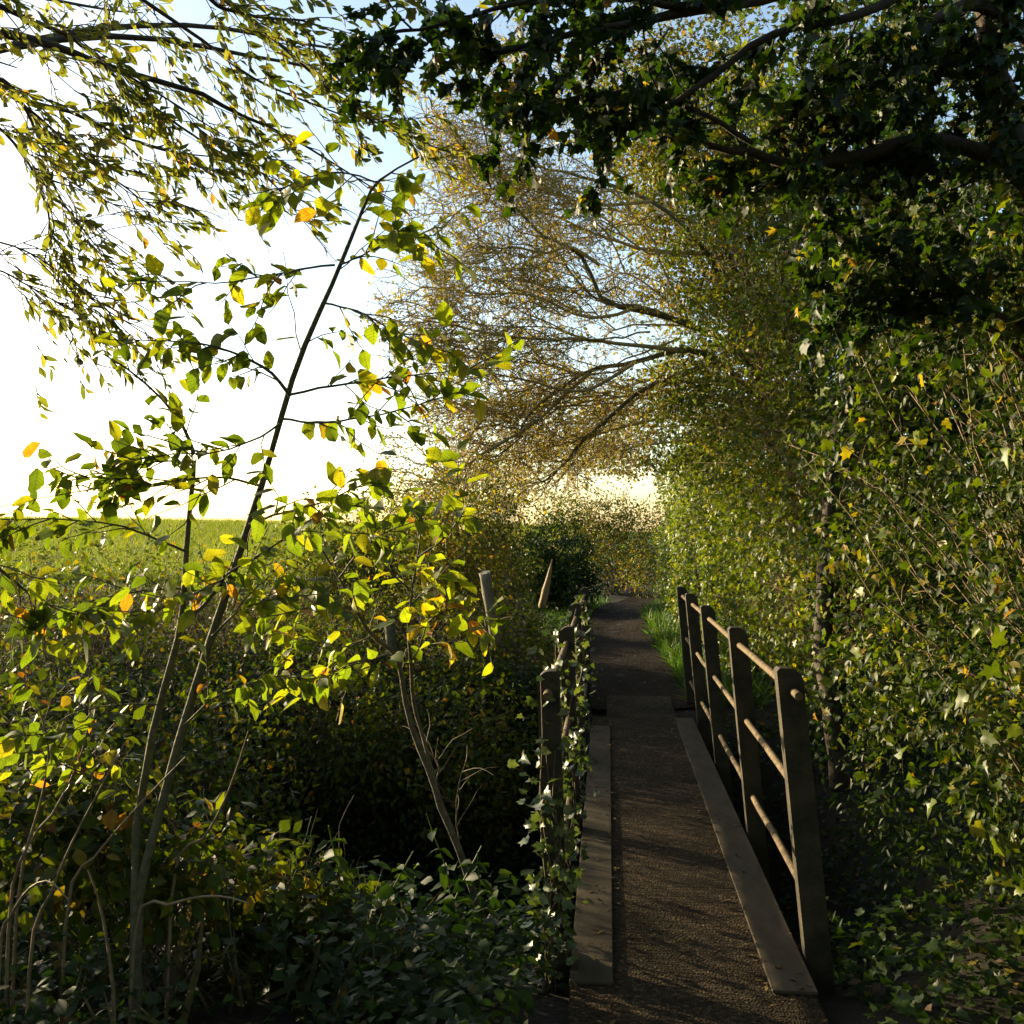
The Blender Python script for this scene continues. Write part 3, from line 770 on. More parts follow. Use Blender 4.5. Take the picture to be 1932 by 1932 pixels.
# ------------------------------------------------------------------ bushes and hedges
ARCH = True
def bush(root, blobs, n, tname, size, mat, n_single=300, twigs=0, base=None, stem_mat='twig', shell=.55, outw=.6, big=1.0, cell=20, droop=-.35, floor=None, mass='foliage', twig_r=(.004, .0015), seed_noise=.22, gaps=0.0, gfreq=5.0):
    """leaves through the outer part of a set of lobes, thinned on the far side"""
    w = np.array([b[3] * b[4] * b[5] for b in blobs]) ** .67; w /= w.sum()
    which = rng.choice(len(blobs), n, p=w)
    bb = np.array(blobs)[which]
    dr = unit(rng.normal(0, 1, (n, 3)))
    rad = shell + (1 - shell) * rng.random(n) ** .6
    ph = rng.random(3) * 6
    ragged = 1 + seed_noise * (np.sin(dr[:, 0] * 5 + ph[0] + bb[:, 0] * 3) * np.sin(dr[:, 1] * 5 + ph[1] + bb[:, 1] * 3) + .6 * np.sin(dr[:, 2] * 9 + ph[2] + bb[:, 2] * 4)) + rng.normal(0, .06, n)
    P = bb[:, :3] + bb[:, 3:6] * dr * (rad * ragged)[:, None]
    toc = unit(EYE - P)
    keep = ((dr * toc).sum(1) > -.35) | (rng.random(n) < .4)
    z0 = ground_z(P[:, 0], P[:, 1]) + .02
    if floor is not None: z0 = np.maximum(z0, floor)
    keep &= P[:, 2] > z0
    if gaps:
        q = P * gfreq
        cl = np.sin(q[:, 0] * 1.1 + 1.3 * np.sin(q[:, 2] * .9)) * np.sin(q[:, 1] * .9 + 1.1 * np.sin(q[:, 0] * 1.3)) + np.sin(q[:, 2] * 1.2 + 1.2 * np.sin(q[:, 1] * .8))
        keep &= (cl + rng.normal(0, .35, n) > gaps) | (rad < shell + .12)
    P = P[keep]; dr = dr[keep]
    D = unit(dr * .5 + rng.normal(0, .6, P.shape) + [0, 0, droop])
    Nn = unit(dr * outw + [0, 0, .5] + rng.normal(0, .45, P.shape))
    S = rng.uniform(size[0], size[1], len(P)) * np.where(rad[keep] < shell + .2, big, 1)
    foliage(root, tname, P, D, Nn, S, mat, n_single, mass=mass, cell=cell)
    if twigs:
        k = rng.choice(len(P), min(twigs, len(P)), False)
        E = P[k]
        b0 = (base if base is not None else origin(root)) + np.abs(rng.normal(0, .2, (len(E), 3))) * [1.6, 1.6, .15] * np.array([1, 1, -1])
        t = np.linspace(0, 1, 7)[None, :, None]
        mid = rng.normal(0, .10, (len(E), 1, 3)) * np.sin(np.pi * t) + rng.normal(0, .035, (len(E), 7, 3)) * np.sin(np.pi * t)
        L_ = b0[:, None] + (E - b0)[:, None] * t + mid + np.array([0, 0, .25]) * np.sin(np.pi * t) * np.linalg.norm(E - b0, axis=1)[:, None, None] * .35
        lines_obj('stem', L_, twig_r[0], twig_r[1], M[stem_mat], root, 4)
        return L_, P
    return None, P

# near hedge on the right
near_h = thing('privet_hedge', 'dense small-leaved privet hedge crowding the right handrail', 'hedge', (1.7, 4.1, -.05))
L_, P = bush(near_h, [(1.75, 4.7, 1.3, .78, 1.2, .85), (1.75, 4.9, 2.2, .8, 1.2, .9), (1.9, 5.2, 3.0, .85, 1.2, .8), (1.62, 3.9, .85, .55, .9, .6), (1.9, 3.4, 1.6, .7, .9, .8), (2.1, 3.5, 2.5, .8, 1.0, .8), (1.5, 4.6, .5, .42, .8, .45)],
     40000, 'oval', (.028, .05), M['privet'], 300, 80, np.array([2.1, 3.6, 0]), 'stem', .55, big=1.25, twig_r=(.006, .002), gaps=-.25, gfreq=6.5)
sh = shoots(L_, 7, (.12, .4), .9, (0, 0, .1), .3, 6, .25, 1)
lines_obj('twig', sh, .0022, .0011, M['stem'], near_h, 3)
NH = [(1.75, 4.7, 1.3, .8, 1.2, .87), (1.75, 4.9, 2.2, .82, 1.2, .92), (1.62, 3.9, .85, .57, .9, .62), (1.9, 3.4, 1.6, .72, .9, .82), (2.1, 3.5, 2.5, .82, 1.0, .82)]
bush(near_h, NH, 2600, 'ivy', (.04, .075), M['ivy_pale'], 0, mass='climbing_ivy', shell=.75, gaps=.3, gfreq=2.2)
bush(near_h, NH, 1500, 'thorn', (.03, .06), M['thorn'], 0, mass='hawthorn_foliage', shell=.7, gaps=.4, gfreq=1.7)
# hawthorn at the right edge
thorn = thing('hawthorn_shrub', 'hawthorn shrub with lobed yellowing leaves and bare tan stems at the hedge foot', 'shrub', (1.62, 2.75, -.05))
L_, P = bush(thorn, [(1.62, 2.95, 1.35, .42, .5, .35), (1.75, 2.9, 1.7, .4, .5, .3), (1.85, 3.1, 2.2, .5, .5, .4)], 900, 'thorn', (.035, .06), M['thorn'], 300, 70, np.array([1.75, 2.95, .05]), 'stem', .3, twig_r=(.007, .002))
sh = shoots(L_, 11, (.12, .5), .9, (-.1, 0, -.05), .32, 7, .1, 1)
lines_obj('twig', sh, .0024, .0011, M['stem'], thorn, 3)

# ivy hedge beside the bridge's far half
mid_h = thing('ivy_hedge', 'tall ragged ivy hedge with brown twigs beside the far half of the bridge', 'hedge', (1.75, 8.0, -.1))
L_, P = bush(mid_h, [(1.95, 7.6, 1.0, .65, 1.3, .9), (1.9, 8.2, 2.0, .7, 1.3, .9), (1.95, 8.4, 3.1, .75, 1.3, .9), (2.05, 8.6, 4.1, .8, 1.3, .8), (1.75, 9.3, 1.3, .55, 1.0, 1.2), (1.85, 9.6, 2.5, .6, 1.0, .9)],
     42000, 'rhomb', (.025, .07), M['ivy_pale'], 0, 420, np.array([1.8, 8.3, .2]), 'stem', .6, big=1.4, gaps=-.3, gfreq=4.5)
sh = shoots(L_, 8, (.15, .5), .8, (-.15, 0, .0), .25, 5, .3, 1)
lines_obj('twig', sh, .0028, .0014, M['stem'], mid_h, 3)
_, _ = bush(mid_h, [(1.85, 8.0, 1.4, .8, 1.4, 1.2), (1.8, 8.8, 2.6, .8, 1.4, 1.1)], 3200, 'ivy', (.04, .06), M['ivy_pale'], 300, mass='ivy', shell=.8)
tube_obj('trunk', [(1.62, 6.9, -.2), (1.5, 6.85, .9), (1.6, 6.95, 2.0), (1.9, 7.5, 3.4)], .075, .04, M['bark_dark'], mid_h, 9, 16, .012)

far_h = thing('ivy_hedge', 'sunlit ivy wall lining the path beyond the bridge', 'hedge', (1.6, 14.0, -.05))
_, P = bush(far_h, [(1.65 - .012 * (y - 10), y, z, .55, 1.1, .75) for y in (10.6, 12, 13.5, 15, 16.8, 18.6, 20.4) for z in (.5, 1.5, 2.5)] + [(1.75, 11, 3.3, .7, 1.1, .7), (1.75, 12.8, 3.4, .7, 1.1, .7), (1.7, 15, 3.2, .7, 1.1, .6)],
     60000, 'rhomb', (.045, .075), M['ivy_pale'], 0, 500, None, 'stem', .68, big=1.4, seed_noise=.15, gaps=-.5, gfreq=4)
_, P = bush(far_h, [(1.62, 12, 1.4, .62, 2.2, 1.5), (1.6, 15, 1.4, .62, 2.2, 1.4)], 4000, 'ivy', (.05, .075), M['ivy_pale'], 300, mass='ivy', shell=.85, cell=12)

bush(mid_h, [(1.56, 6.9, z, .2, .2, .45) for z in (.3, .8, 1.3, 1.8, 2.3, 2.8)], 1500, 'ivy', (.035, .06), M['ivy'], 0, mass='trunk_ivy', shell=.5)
L_, P = bush(mid_h, [(*at(px, py, d), r, r, r) for px, py, d, r in ((1400, 620, 8.8, .55), (1330, 520, 9.3, .55), (1440, 430, 8.6, .6), (1310, 700, 9.8, .5), (1400, 300, 9, .65), (1290, 400, 10, .6), (1480, 560, 8, .5), (1360, 780, 9.8, .5), (1290, 820, 11, .55), (1480, 260, 8.6, .6))],
     26000, 'rhomb', (.03, .07), M['ivy_pale'], 0, 160, np.array([1.8, 8.3, 2.0]), 'stem', .35, mass='ivy_growth', gaps=-.35, gfreq=5)
lines_obj('twig', shoots(L_, 8, (.15, .5), .9, (-.15, 0, 0), .3, 6, .3, 1), .003, .0014, M['gold_twig'], mid_h, 3)
# trees standing behind the hedge close the canopy on the right
def ivy_tree(label, base, top, blobs, n, size, mat, r0=.11, tname='ivy', twigs=300, n_single=300, lay=('bark_dark', 'twig')):
    t = thing('ivy_clad_tree', label, 'tree', base)
    b = np.array(base, float); e = np.array(top, float)
    _, c = tube_obj('trunk', [b, b + (e - b) * .35 + [.06, .05, 0], b + (e - b) * .7 - [.05, 0, 0], e], r0, r0 * .4, M[lay[0]], t, 10, 20, .012)
    L_, P = bush(t, blobs, n, tname, size, M[mat], n_single, twigs, c[10], lay[1], .35, big=1.0, gaps=-.1, gfreq=4.5)
    if L_ is not None:
        sh = shoots(L_, 7, (.15, .5), .8, (0, 0, 0), .25, 5, .3, 1)
        lines_obj('twig', sh, .003, .0014, M[lay[1]], t, 3)
    return t, c
ivy_tree('ivy-smothered tree rising behind the privet hedge', (2.7, 5.6, -.05), (2.5, 5.5, 5.2),
         [(2.6, 5.6, 3.6, 1.0, 1.2, .9), (2.5, 5.8, 4.8, 1.1, 1.3, .9), (3.4, 5.0, 3.2, 1.0, 1.2, 1.2), (3.3, 5.2, 1.8, .9, 1.2, 1.0)], 11000, (.05, .085), 'ivy')
ivy_tree('ivy-smothered tree rising behind the tall ragged hedge', (2.6, 9.0, -.05), (2.4, 9.0, 6.2),
         [(2.3, 9.0, 4.6, 1.0, 1.4, .9), (2.2, 9.0, 5.8, 1.1, 1.4, .9), (3.1, 8.4, 3.6, 1.1, 1.4, 1.3), (3.2, 8.0, 1.6, .9, 1.6, 1.3), (2.0, 8.6, 6.8, 1.2, 1.4, .8)], 14000, (.06, .09), 'ivy_pale')

_, P = bush(haw, [(*at(px, py, d), r, r, r * .8) for px, py, d, r in ((1330, 330, 10, .9), (1230, 300, 10.5, .7), (1400, 250, 9.6, .9), (1430, 450, 9.6, .8), (1250, 240, 10.4, .7), (1380, 560, 9.6, .6), (1230, 430, 10.6, .6), (1180, 140, 10.6, .8), (1330, 130, 10.5, .9), (1280, 560, 10.4, .5), (1300, 720, 10.6, .6), (1220, 760, 12.0, .6), (1130, 830, 13.5, .7), (1210, 850, 13.5, .6))],
     30000, 'thorn', (.035, .07), M['thorn'], 0, 300, at(1420, 640, 9.7), 'twig', .2, big=1.1)
# the dark bough tree overhead on the right
dark = thing('ivy_clad_tree', 'dark gnarled tree stretching ivy-hung boughs overhead from the right', 'tree', (2.55, 3.5, -.05))
tr = [(2.55, 3.5, -.1), (2.5, 3.55, 1.2), (2.45, 3.7, 2.3), at(1990, 420, 3.95), at(1932, 335, 3.95), at(1895, 210, 3.9), at(1872, 90, 3.9), at(1850, -60, 3.9)]
tube_obj('trunk', tr, .10, .036, M['bark_dark'], dark, 10, 26, .006)
bush(dark, [(*at(x_, y_, 3.85), .16, .2, .2) for x_, y_ in ((1990, 430), (1940, 350), (1905, 250), (1880, 130), (1860, 20))], 900, 'ivy', (.035, .06), M['ivy'], 0, mass='trunk_ivy', shell=.3)
dbl = []
for lst, d0, d1, r0, r1, mt in [
    ([(1990, 400), (1932, 330), (1850, 280), (1760, 255), (1690, 262), (1600, 278), (1500, 290), (1420, 270), (1330, 260)], 3.9, 3.6, .06, .012, 'bark_dark'),
    ([(1900, 300), (1800, 268), (1720, 275), (1650, 295), (1580, 300), (1500, 335), (1450, 305), (1380, 290)], 4.0, 3.8, .04, .012, 'bark_green'),
    ([(1990, 90), (1900, 60), (1800, 30), (1700, 90), (1600, 140), (1500, 190)], 3.9, 3.6, .045, .008, 'bark_dark'),
    ([(1880, 140), (1790, 130), (1700, 140), (1640, 140), (1560, 150)], 4.0, 4.1, .028, .01, 'bark_green'),
    ([(1870, 60), (1780, 120), (1690, 190), (1600, 260), (1530, 330)], 4.0, 3.9, .025, .008, 'bark_dark'),
    ([(1860, -40), (1700, -60), (1500, -20), (1300, 20), (1100, 60), (900, 110)], 3.9, 3.3, .05, .008, 'bark_dark'),
    ([(1780, -70), (1690, -10), (1600, 20), (1450, 60), (1350, 130), (1250, 190), (1130, 230)], 3.7, 3.4, .03, .006, 'bark_dark'),
    ([(1300, 10), (1150, -20), (1000, 0), (850, 30), (720, 60)], 3.5, 3.2, .02, .004, 'bark_dark'),
    ([(1420, 270), (1300, 200), (1180, 170), (1060, 180), (960, 190)], 3.6, 3.3, .015, .004, 'bark_dark'),
    ([(1932, 620), (1820, 570), (1720, 570), (1590, 575)], 3.6, 3.5, .02, .008, 'bark_dark'),
    ([(1950, 700), (1880, 640), (1800, 600), (1720, 560), (1640, 500), (1570, 440)], 3.7, 3.6, .022, .006, 'bark_dark')]:
    c = px_line(lst, d0, d1, 18, .012)
    r0 *= .72
    V, Fq = tubes(c[None], (r0 + (r1 - r0) * np.linspace(0, 1, 18))[None], 8)
    V += rng.normal(0, r0 * .05, V.shape)
    obj('bough', V, Fq, M[mt], dark, smooth=True); dbl.append(c)
DB = np.array(dbl)
s1 = shoots(DB, 18, (.15, .6), .9, (0, 0, -.05), .22, 6, .1, 1)
s2 = shoots(s1, 3, (.12, .3), .8, (0, 0, -.15), .22, 5, .15, 1)
lines_obj('twig', s1, .0045, .002, M['bark_dark'], dark, 4)
lines_obj('twig', s2, .0022, .0012, M['twig'], dark, 3)
p1, d1, n1 = leaves_on(np.concatenate([s2]), 9, .0, 1, .9, -.5, .3, .6)
p2, d2, n2 = leaves_on(s1, 14, .1, 1, .9, -.5, .3, .6)
P = np.vstack([p1, p2]); D = np.vstack([d1, d2]); Nn = np.vstack([n1, n2])
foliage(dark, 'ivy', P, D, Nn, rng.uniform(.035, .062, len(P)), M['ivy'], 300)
k = rng.random(len(p1)) < .07
foliage(dark, 'thorn', p1[k] + rng.normal(0, .03, (k.sum(), 3)), d1[k], n1[k], rng.uniform(.035, .06, k.sum()), M['thorn'], 0, mass='hawthorn_foliage')

_, P = bush(dark, [(2.2, 1.6, 4.4, 1.5, 1.2, .8), (.6, 1.0, 4.3, 1.5, 1.3, .7), (-1.2, .6, 4.5, 1.6, 1.4, .8), (1.6, -1.4, 4.2, 1.8, 1.6, .9), (-.6, -1.8, 4.4, 1.8, 1.6, .9), (.4, -4.2, 3.2, 2.6, 1.4, 1.9), (-2.2, -3.6, 3.2, 1.6, 1.6, 1.8), (-3.0, .8, 4.2, 1.2, 1.6, .9), (2.6, -3.2, 2.4, 1.2, 1.4, 2.0), (2.6, -.5, 2.6, .9, 2.0, 1.6)],
     19000, 'ivy', (.09, .14), M['ivy'], 0, 120, np.array([2.5, 3.5, 3.0]), 'bark_dark', .3, mass='unseen_shade_foliage', twig_r=(.012, .004))  # unseen canopy overhead and behind the camera, added to block sky light
_, P = bush(near_h, [(2.0, y, z, .75, 1.0, .8) for y in (2.2, .8, -.6) for z in (.6, 1.7)], 9000, 'oval', (.05, .08), M['privet'], 0, 80, np.array([2.0, 1.0, 0]), 'stem', .5, mass='unseen_privet_foliage')  # out-of-view run of hedge, added to cut light from behind the camera
_, P = bush(near_h, [(2.55, y, z, .55, 1.0, .8) for y in (3.0, 4.4, 5.8) for z in (.5, 1.6, 2.7)], 9000, 'ivy', (.07, .11), M['ivy'], 0, mass='added_ivy_backing', shell=.3)  # dark backing added behind the privet to stop sky light coming through
_, P = bush(mid_h, [(2.65, y, z, .5, 1.0, .8) for y in (7.0, 8.4, 9.8) for z in (.5, 1.6, 2.7, 3.8)], 9000, 'ivy', (.08, .12), M['ivy'], 0, mass='added_ivy_backing', shell=.3)  # same added dark backing behind the ivy hedge
# ------------------------------------------------------------------ scrub around the path beyond
def simple_bush(name, label, cat, loc, blobs, n, tname, size, mat, n_single=0, twigs=120, group=None, stem='twig', shell=.5, cell=14, twig_k=5, big=1.2, noise=.25):
    t = thing(name, label, cat, loc, group)
    L_, P = bush(t, blobs, n, tname, size, M[mat], n_single, twigs, None, stem, shell, big=big, cell=cell, seed_noise=noise)
    if L_ is not None and twig_k:
        lines_obj('twig', shoots(L_, twig_k, (.12, .45), .8, (0, 0, .05), .25, 5, .3, 1), .0028, .0013, M[stem], t, 3)
    return t
c = at(905, 960, 15.5)
simple_bush('hawthorn_bush', 'loose ivy-tangled hawthorn bush rising between the fence posts and the path', 'bush', (c[0], c[1], gz(c[0], c[1])),
            [(c[0], c[1], 2.0, .75, .8, .8), (c[0] + .35, c[1], 2.4, .5, .6, .6), (c[0] - .5, c[1], 1.5, .7, .7, .7), (c[0] + .1, c[1], 1.0, .9, .8, .7)], 9000, 'rhomb', (.045, .08), 'bramble', 300, 260, cell=10)
c = at(1050, 1060, 19.5)
simple_bush('ivy_bush', 'dark rounded evergreen bush where the path bends', 'bush', (c[0], c[1], gz(c[0], c[1])),
            [(c[0], c[1], 1.05, .82, .9, .95), (c[0] - .4, c[1], .8, .7, .8, .8), (c[0] + .1, c[1] + .1, .5, .95, .9, .6)], 14000, 'rhomb', (.05, .085), 'ivy', 300, 90, shell=.55, cell=8, big=1.5, noise=.3)
c = at(1140, 1060, 25)
simple_bush('scrub_bush', 'pale sunlit scrub closing the view past the bend in the path', 'bush', (c[0], c[1], gz(c[0], c[1])),
            [(c[0], c[1], 1.2, .9, .8, 1.0), (c[0] + .7, c[1] + .6, 1.2, .8, .8, 1.2), (c[0] - .7, c[1] + .5, 1.2, .8, .8, 1.1), (c[0] + .2, c[1] + .3, 2.0, .8, .7, .8), (c[0] - .9, c[1] + .6, 2.1, .7, .7, .8), (c[0] + 1.5, c[1] + .4, 1.3, .8, .8, 1.3), (c[0] + 1.0, c[1] - 1.2, .7, .7, .7, .7)], 19000, 'rhomb', (.05, .09), 'thorn', 300, 200, shell=.4, cell=8)
# leafy tops behind, left of the path
for lab, bl_, n, mt, sz in (
        ('thin leafy bush above the brambles by the thick round fence post', [(830, 960, 12.5, .65, .6), (760, 1000, 12.5, .7, .6), (880, 1040, 12, .7, .6), (820, 1080, 12, .9, .6)], 9000, 'thorn', (.04, .07)),
        ('broad olive bush behind the slim sapling leaves', [(640, 1010, 11.5, .6, .5), (580, 1060, 11.5, .7, .5), (700, 1060, 11, .7, .5), (640, 1120, 11, .9, .5)], 8000, 'bramble', (.04, .07)),
        ('yellowing bush at the field corner behind the ivy-tangled hawthorn', [(900, 920, 22, 1.3, 1.2), (820, 960, 22, 1.3, 1.1), (980, 960, 22, 1.2, 1.1), (740, 980, 22, 1.2, 1.0), (880, 1040, 22, 2.0, 1.0)], 10000, 'thorn', (.05, .085))):
    b_ = [(*at(x_, y_, d_), r_, r_, rz_) for x_, y_, d_, r_, rz_ in bl_]
    c = b_[-1]
    g = gz(c[0], c[1])
    simple_bush('hedgerow_bush', lab, 'bush', (c[0], c[1], g), b_, n, 'rhomb', sz, mt, 300, 110, cell=10, shell=.3, twig_k=3)

# brambles on the far bank and along the field edge
GB = 'bramble thickets on the far bank of the ditch'
LB = 'tangled bramble thicket with sunlit tips on the far bank of the ditch'
BL = ['bramble thicket spilling beside the far end of the left railing', 'bramble thicket round the foot of the thick round fence post', 'bramble thicket round the grey green fence post'] + ['tall bramble thicket on the far bank below the open field'] * 3 + ['low bramble thicket behind the thick round fence post'] * 2
for LB, (x, y, rx, ry, rz) in zip(BL, ((-1.0, 9.6, .7, .7, .75), (-1.9, 9.0, .9, .8, .95), (-2.9, 9.0, .9, .8, 1.25), (-4.0, 9.3, 1.0, .8, 1.45), (-5.2, 9.4, 1.1, .9, 1.55), (-6.6, 9.2, 1.2, .9, 1.65), (-1.3, 11.5, .8, .9, .85), (-2.3, 11.8, 1.0, .9, .95))):
    g = gz(x, y)
    simple_bush('bramble_bush', LB, 'bramble', (x, y, g), [(x, y, g + .2, rx, ry, rz), (x + rx * .5, y - .5, g + .0, rx * .7, .6, rz * .75), (x - rx * .5, y - .4, g + .05, rx * .7, .6, rz * .8)], 5200, 'leaflet', (.035, .062), 'bramble', 200, 130, GB, 'twig', .5, 14)
# seen brambles on the left, plus mounds out of view added for shade
GH = 'bramble mounds along the field edge left of the saplings'
LH = 'dark bramble mound on the near bank left of the twin-stemmed sapling, in a mostly unseen row added for shade'
for x, y, r, h in ((-3.2, .6, .9, 2.2), (-3.1, -.9, 1.0, 2.4), (-2.6, -2.6, 1.1, 2.4), (-3.5, 3.1, .9, 1.5), (-4.4, 3.4, 1.1, 1.6), (-3.4, 1.9, .9, 1.7), (-3.5, 4.4, .9, 1.35), (-4.7, 4.9, 1.2, 1.55), (-5.9, 5.6, 1.3, 1.6), (-4.5, 6.4, 1.1, 1.5), (-3.3, 6.2, .8, 1.3), (-5.4, 7.3, 1.2, 1.65), (-4.6, 7.9, 1.0, 1.5)):
    g = gz(x, y)
    simple_bush('bramble_bush', LH, 'bramble', (x, y, g), [(x, y, g + .1, r, r, h - .1), (x + r * .5, y - .4, g, r * .7, r * .7, h * .7), (x - r * .5, y + .3, g, r * .7, r * .7, h * .8)], 4600, 'leaflet', (.04, .07), 'bramble', 200, 130, GH, 'twig', .5, 16)

for lab, (x, y, r, top), n in (('bramble thicket filling the ditch behind the twin-stemmed sapling', (-2.6, 5.6, .75, .72), 5000),
                               ('bramble thicket filling the ditch beside the slim sapling', (-1.35, 7.3, .7, .62), 4500),
                               ('bramble thicket on the ditch side below the grey green fence post', (-2.4, 7.4, .8, .85), 5000)):
    g = gz(x, y)
    hz_ = (top - g) / 2
    simple_bush('bramble_bush', lab, 'bramble', (x, y, g), [(x, y, g + hz_ * 1.1, r, r, hz_ * .9), (x + r * .6, y - .2, g + hz_ * .8, r * .7, r * .7, hz_ * .8), (x - r * .6, y, g + hz_ * .8, r * .7, r * .7, hz_ * .8)], n, 'leaflet', (.035, .065), 'bramble', 200, 110, None, 'twig', .4, 14)
for lab, bl_, n in (('leafy bramble shoots round the foot of the twin-stemmed sapling', [(180, 1590, 3.3, .33, .3), (330, 1640, 3.3, .3, .25), (80, 1520, 3.4, .35, .35)], 1500),
                    ('dim leafy shoots between the twin-stemmed sapling and the ditch', [(470, 1680, 3.7, .32, .25), (580, 1720, 3.8, .3, .2)], 1000)):
    b_ = [(*at(x_, y_, d_), r_, r_, rz_) for x_, y_, d_, r_, rz_ in bl_]
    simple_bush('bramble_bush', lab, 'bramble', (b_[0][0], b_[0][1], gz(b_[0][0], b_[0][1])), b_, n, 'leaflet', (.045, .08), 'bramble', 300, 40, None, 'twig', .1, 16, 3)
# ------------------------------------------------------------------ ivy on the left railing
LABI = ['trailing ivy draped over the near left bridge post', 'ivy clinging to the second left bridge post', 'ivy on the third left bridge post behind the railing', 'ivy crowning the last left bridge post']
for y, lab, nl, w in ((3.6, LABI[0], 230, .1), (5.17, LABI[1], 140, .08), (6.7, LABI[2], 80, .07), (8.9, LABI[3], 80, .07)):
    base = np.array([XL - .06, y - .05, -.3])
    t = thing('ivy_vine', lab, 'ivy', base)
    ln = []
    for i in range(6):
        x0 = XL - .02 - .11 * rng.random()
        yy = y - .045 - .03 * rng.random()
        pts = [(x0 + rng.normal(0, .02) + LL * z, yy + rng.normal(0, .012), z) for z in np.linspace(-.3, rng.uniform(.6, 1.08), 7)]
        ln.append(catmull(pts, 14))
    for i in range(5):
        yy = y + np.linspace(0, rng.uniform(.5, 1.2), 7)
        h = rng.choice([.2, .6, 1.0])
        ln.append(catmull([(XL - .055 + LL * h + rng.normal(0, .025), v, h + rng.normal(0, .06)) for v in yy], 14))
    ln = np.array(ln)
    lines_obj('stem', ln, .004, .002, M['twig'], t, 4)
    p, d, n = leaves_on(ln, nl // 7 + 4, .1, 1, .8, -.5, .1, .35)
    n = unit(n * .6 + np.array([-.35, -.8, .35]))
    p = p + rng.normal(0, 1, p.shape) * [w * .45, .03, .02]
    foliage(t, 'ivy', p, d, n, rng.uniform(.03, .058, len(p)), M['rail_ivy'], 300)

# ------------------------------------------------------------------ low growth
def cover(name, label, cat, n, region, tname, size, mat, hmax=.15, avoid=True, upright=0.0):
    x = rng.uniform(region[0], region[1], n); y = rng.uniform(region[2], region[3], n)
    z = ground_z(x, y)
    k = np.ones(n, bool)
    if avoid:
        k &= ~((x > XL - .1) & (x < XR + .1) & (y < 9.4))
        k &= ~((np.abs(x - path_cx(y)) < .5 + .12 * rng.random(n)) & (y > 8.9))
    clump = np.sin(x * 2.3 + 1) * np.sin(y * 2.9) + .6 * np.sin(x * 5.1 + y * 3.7)
    k &= clump + rng.normal(0, .7, n) > -.6
    x, y, z = x[k], y[k], z[k]
    m = len(x)
    P = np.stack([x, y, z + rng.random(m) ** 1.5 * hmax], -1)
    D = unit(rng.normal(0, 1, (m, 3)) * [1, 1, .25] + [0, 0, upright])
    Nn = unit(np.array([0, -.15, 1.]) + rng.normal(0, .35 + upright * .3, (m, 3)))
    me = leaf_mesh(name, tname, P, D, Nn, rng.uniform(size[0], size[1], m), M[mat], None)
    return tag(add(name, me), label, cat, kind='stuff')
cover('ground_ivy', 'ivy carpeting the near bank left of the bridge', 'ivy', 13000, (-4.2, -.2, 1.2, 4.8), 'ivy', (.03, .06), 'ivy', .3)
cover('undergrowth', 'nettle and bramble shoots covering the near bank among the ivy', 'undergrowth', 9000, (-4.0, -.25, 1.6, 4.8), 'leaflet', (.03, .075), 'nettle', .45)
cover('ground_ivy', 'ivy under the hedge right of the bridge', 'ivy', 15000, (.75, 3.0, 1.2, 8.5), 'ivy', (.03, .055), 'ivy', .35)
cover('undergrowth', 'dark leafy undergrowth clothing the ditch sides left of the bridge', 'undergrowth', 42000, (-5, -.05, 4.2, 9.0), 'leaflet', (.035, .075), 'nettle', .5)
cover('undergrowth', 'shaded weeds hanging down the far side of the ditch', 'undergrowth', 22000, (-3.2, -.05, 6.2, 8.7), 'leaflet', (.035, .07), 'nettle', .55)
cover('undergrowth', 'leafy weeds along the path edge left of the far bank', 'undergrowth', 12000, (-4, .0, 8.2, 24), 'leaflet', (.04, .07), 'nettle', .3)
cover('leaf_litter', 'brown fallen leaves scattered over the banks', 'leaf litter', 5000, (-4, 3, 1.0, 11), 'rhomb', (.03, .06), 'litter', .04)
cover('grass_verge', 'green grass verge between the path and the ivy wall', 'grass', 26000, (.55, 1.7, 9.0, 23), 'blade', (.14, .32), 'grass', .01, True, 1.3)
cover('grass_verge', 'grass fringing the left side of the dirt path', 'grass', 14000, (-1.2, .0, 9.0, 23), 'blade', (.08, .2), 'grass', .01, True, 1.3)
cover('tall_grass', 'dry grasses standing on the near bank among the saplings', 'grass', 900, (-4, -.8, 2.6, 4.8), 'blade', (.2, .45), 'straw', .01, True, 1.8)
cover('tall_grass', 'rough grass along the field edge behind the brambles', 'grass', 26000, (-16, -2.5, 10, 16), 'blade', (.3, .7), 'straw', .01, True, 1.8)

# fallen leaves on the deck and the path
m = 700
x = np.concatenate([rng.uniform(XL + .01, XR, 380), path_cx(0) + rng.normal(0, .3, m - 380)]); y = np.concatenate([rng.uniform(2.2, 9.3, 380), rng.uniform(9.6, 18, m - 380)])
x[:380] = np.where(rng.random(380) < .7, np.where(rng.random(380) < .6, rng.uniform(XL + .01, XI + .05, 380), rng.uniform(XJ - .05, XR, 380)), x[:380])
z = np.where(y < 9.45, np.where((x < XI) | (x > XJ), .014, .004), np.maximum(ground_z(x, y) + .03, -.03) + .012)
P = np.stack([x, y, z], -1)
me = leaf_mesh('leaf_litter', 'oval', P, rng.normal(0, 1, (m, 3)) * [1, 1, .05], np.array([0, 0, 1.]) + rng.normal(0, .15, (m, 3)), rng.uniform(.015, .04, m), M['litter'], None)
tag(add('leaf_litter', me), 'small dead leaves lying on the bridge deck and dirt path', 'leaf litter', kind='stuff')

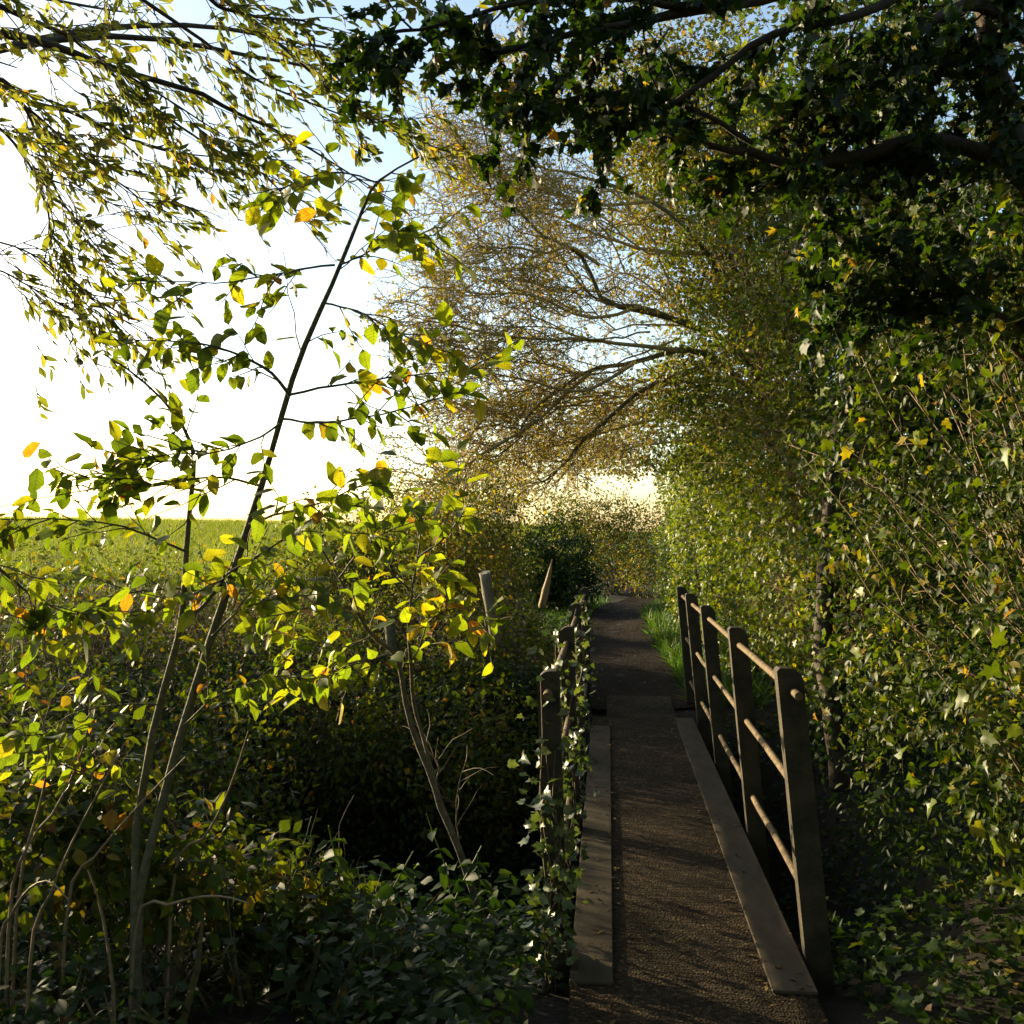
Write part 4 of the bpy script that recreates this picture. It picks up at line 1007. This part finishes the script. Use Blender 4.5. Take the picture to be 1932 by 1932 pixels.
n = 90000
x = rng.uniform(-1, 0, n) ** 1.0; yy = rng.uniform(0, 1, n)
y = 24 + 110 * yy ** 1.6
x = -3.5 - (y * .75) * rng.random(n)
P = np.stack([x, y, ground_z(x, y)], -1)
me = leaf_mesh('crop_grass', 'blade', P, rng.normal(0, .45, (n, 3)) + [0, 0, 1], rng.normal(0, 1, (n, 3)), rng.uniform(.2, .36, n) * (1 + y / 60), M['crop'], None)
tag(add('crop_grass', me), 'sunlit green grass covering the open field', 'grass', kind='stuff')

# nettles: one built, the others copied with their parts
def nettle(x, y, h, label, group):
    g = gz(x, y)
    t = thing('nettle_plant', label, 'nettle', (x, y, g), group)
    c = jitter_line([(x, y, g - .02), (x + rng.normal(0, .04), y + rng.normal(0, .04), g + h * .5), (x + rng.normal(0, .1), y + rng.normal(0, .08), g + h)], 10, .004)
    lines_obj('stem', c[None], .004, .002, M['grass'], t, 5, None)
    ls = []
    for i in range(1, 9):
        p = c[i] if i < 10 else c[-1]
        a = (i % 2) * math.pi / 2 + rng.random() * .4
        for s in (0, math.pi):
            ls.append((p, (math.cos(a + s), math.sin(a + s), -.25), .11 - .006 * i))
    P = np.array([l[0] for l in ls]); D = np.array([l[1] for l in ls]); S = np.array([l[2] for l in ls])
    foliage(t, 'leaflet', P, D, np.tile([0, 0, 1.], (len(P), 1)) + rng.normal(0, .15, (len(P), 3)), S, M['nettle'], 40)
    return t
GN = 'nettles on the near bank'
LN = 'leafy nettle stem standing on the near bank left of the bridge'
protos = [nettle(-1.0, 3.6, .5, LN, GN), nettle(-1.4, 3.9, .62, LN, GN)]
for i in range(26):
    x = rng.uniform(-2.6, -.45); y = rng.uniform(2.9, 4.8)
    src = protos[i % 2]
    r = src.copy(); COL.objects.link(r)
    r.location = (x, y, gz(x, y)); r.rotation_euler = (0, 0, rng.random() * 6.3)
    s = rng.uniform(.75, 1.25); r.scale = (s, s, s)
    for ch in list(src.children):
        q = ch.copy(); COL.objects.link(q); q.parent = r

# bare dead stems arching from the near bank
GD = 'dead stems on the near bank'
for i, (lst, d) in enumerate([([(215, 1900), (205, 1800), (185, 1700), (165, 1640)], 2.75), ([(60, 1780), (110, 1650), (160, 1540), (235, 1400)], 2.8), ([(20, 1700), (60, 1560), (90, 1440), (70, 1330)], 2.9),
                              ([(330, 1640), (400, 1560), (440, 1470), (470, 1380)], 3.1), ([(260, 1730), (340, 1700), (410, 1690), (470, 1705)], 2.9), ([(130, 1690), (200, 1590), (290, 1490), (350, 1430)], 3.0),
                              ([(0, 1790), (30, 1710), (80, 1660), (130, 1700)], 2.7), ([(40, 1640), (120, 1500), (160, 1400), (170, 1320)], 3.0)]):
    c = px_line(lst, d, d - .15, 5, .003)
    o_ = c[0] + (c[0] - c[1]) * .3
    c = catmull(np.vstack([[o_[0], o_[1], gz(o_[0], o_[1]) - .03], c]), 14)
    V, Fq = tubes(c[None], np.linspace(.006, .0022, 14)[None], 6)
    t = thing('dead_stem', 'bare pale stem arching out of the undergrowth on the near bank', 'stem', c[0], GD)
    obj('shoot', V, Fq, M['stem'], t, smooth=True)
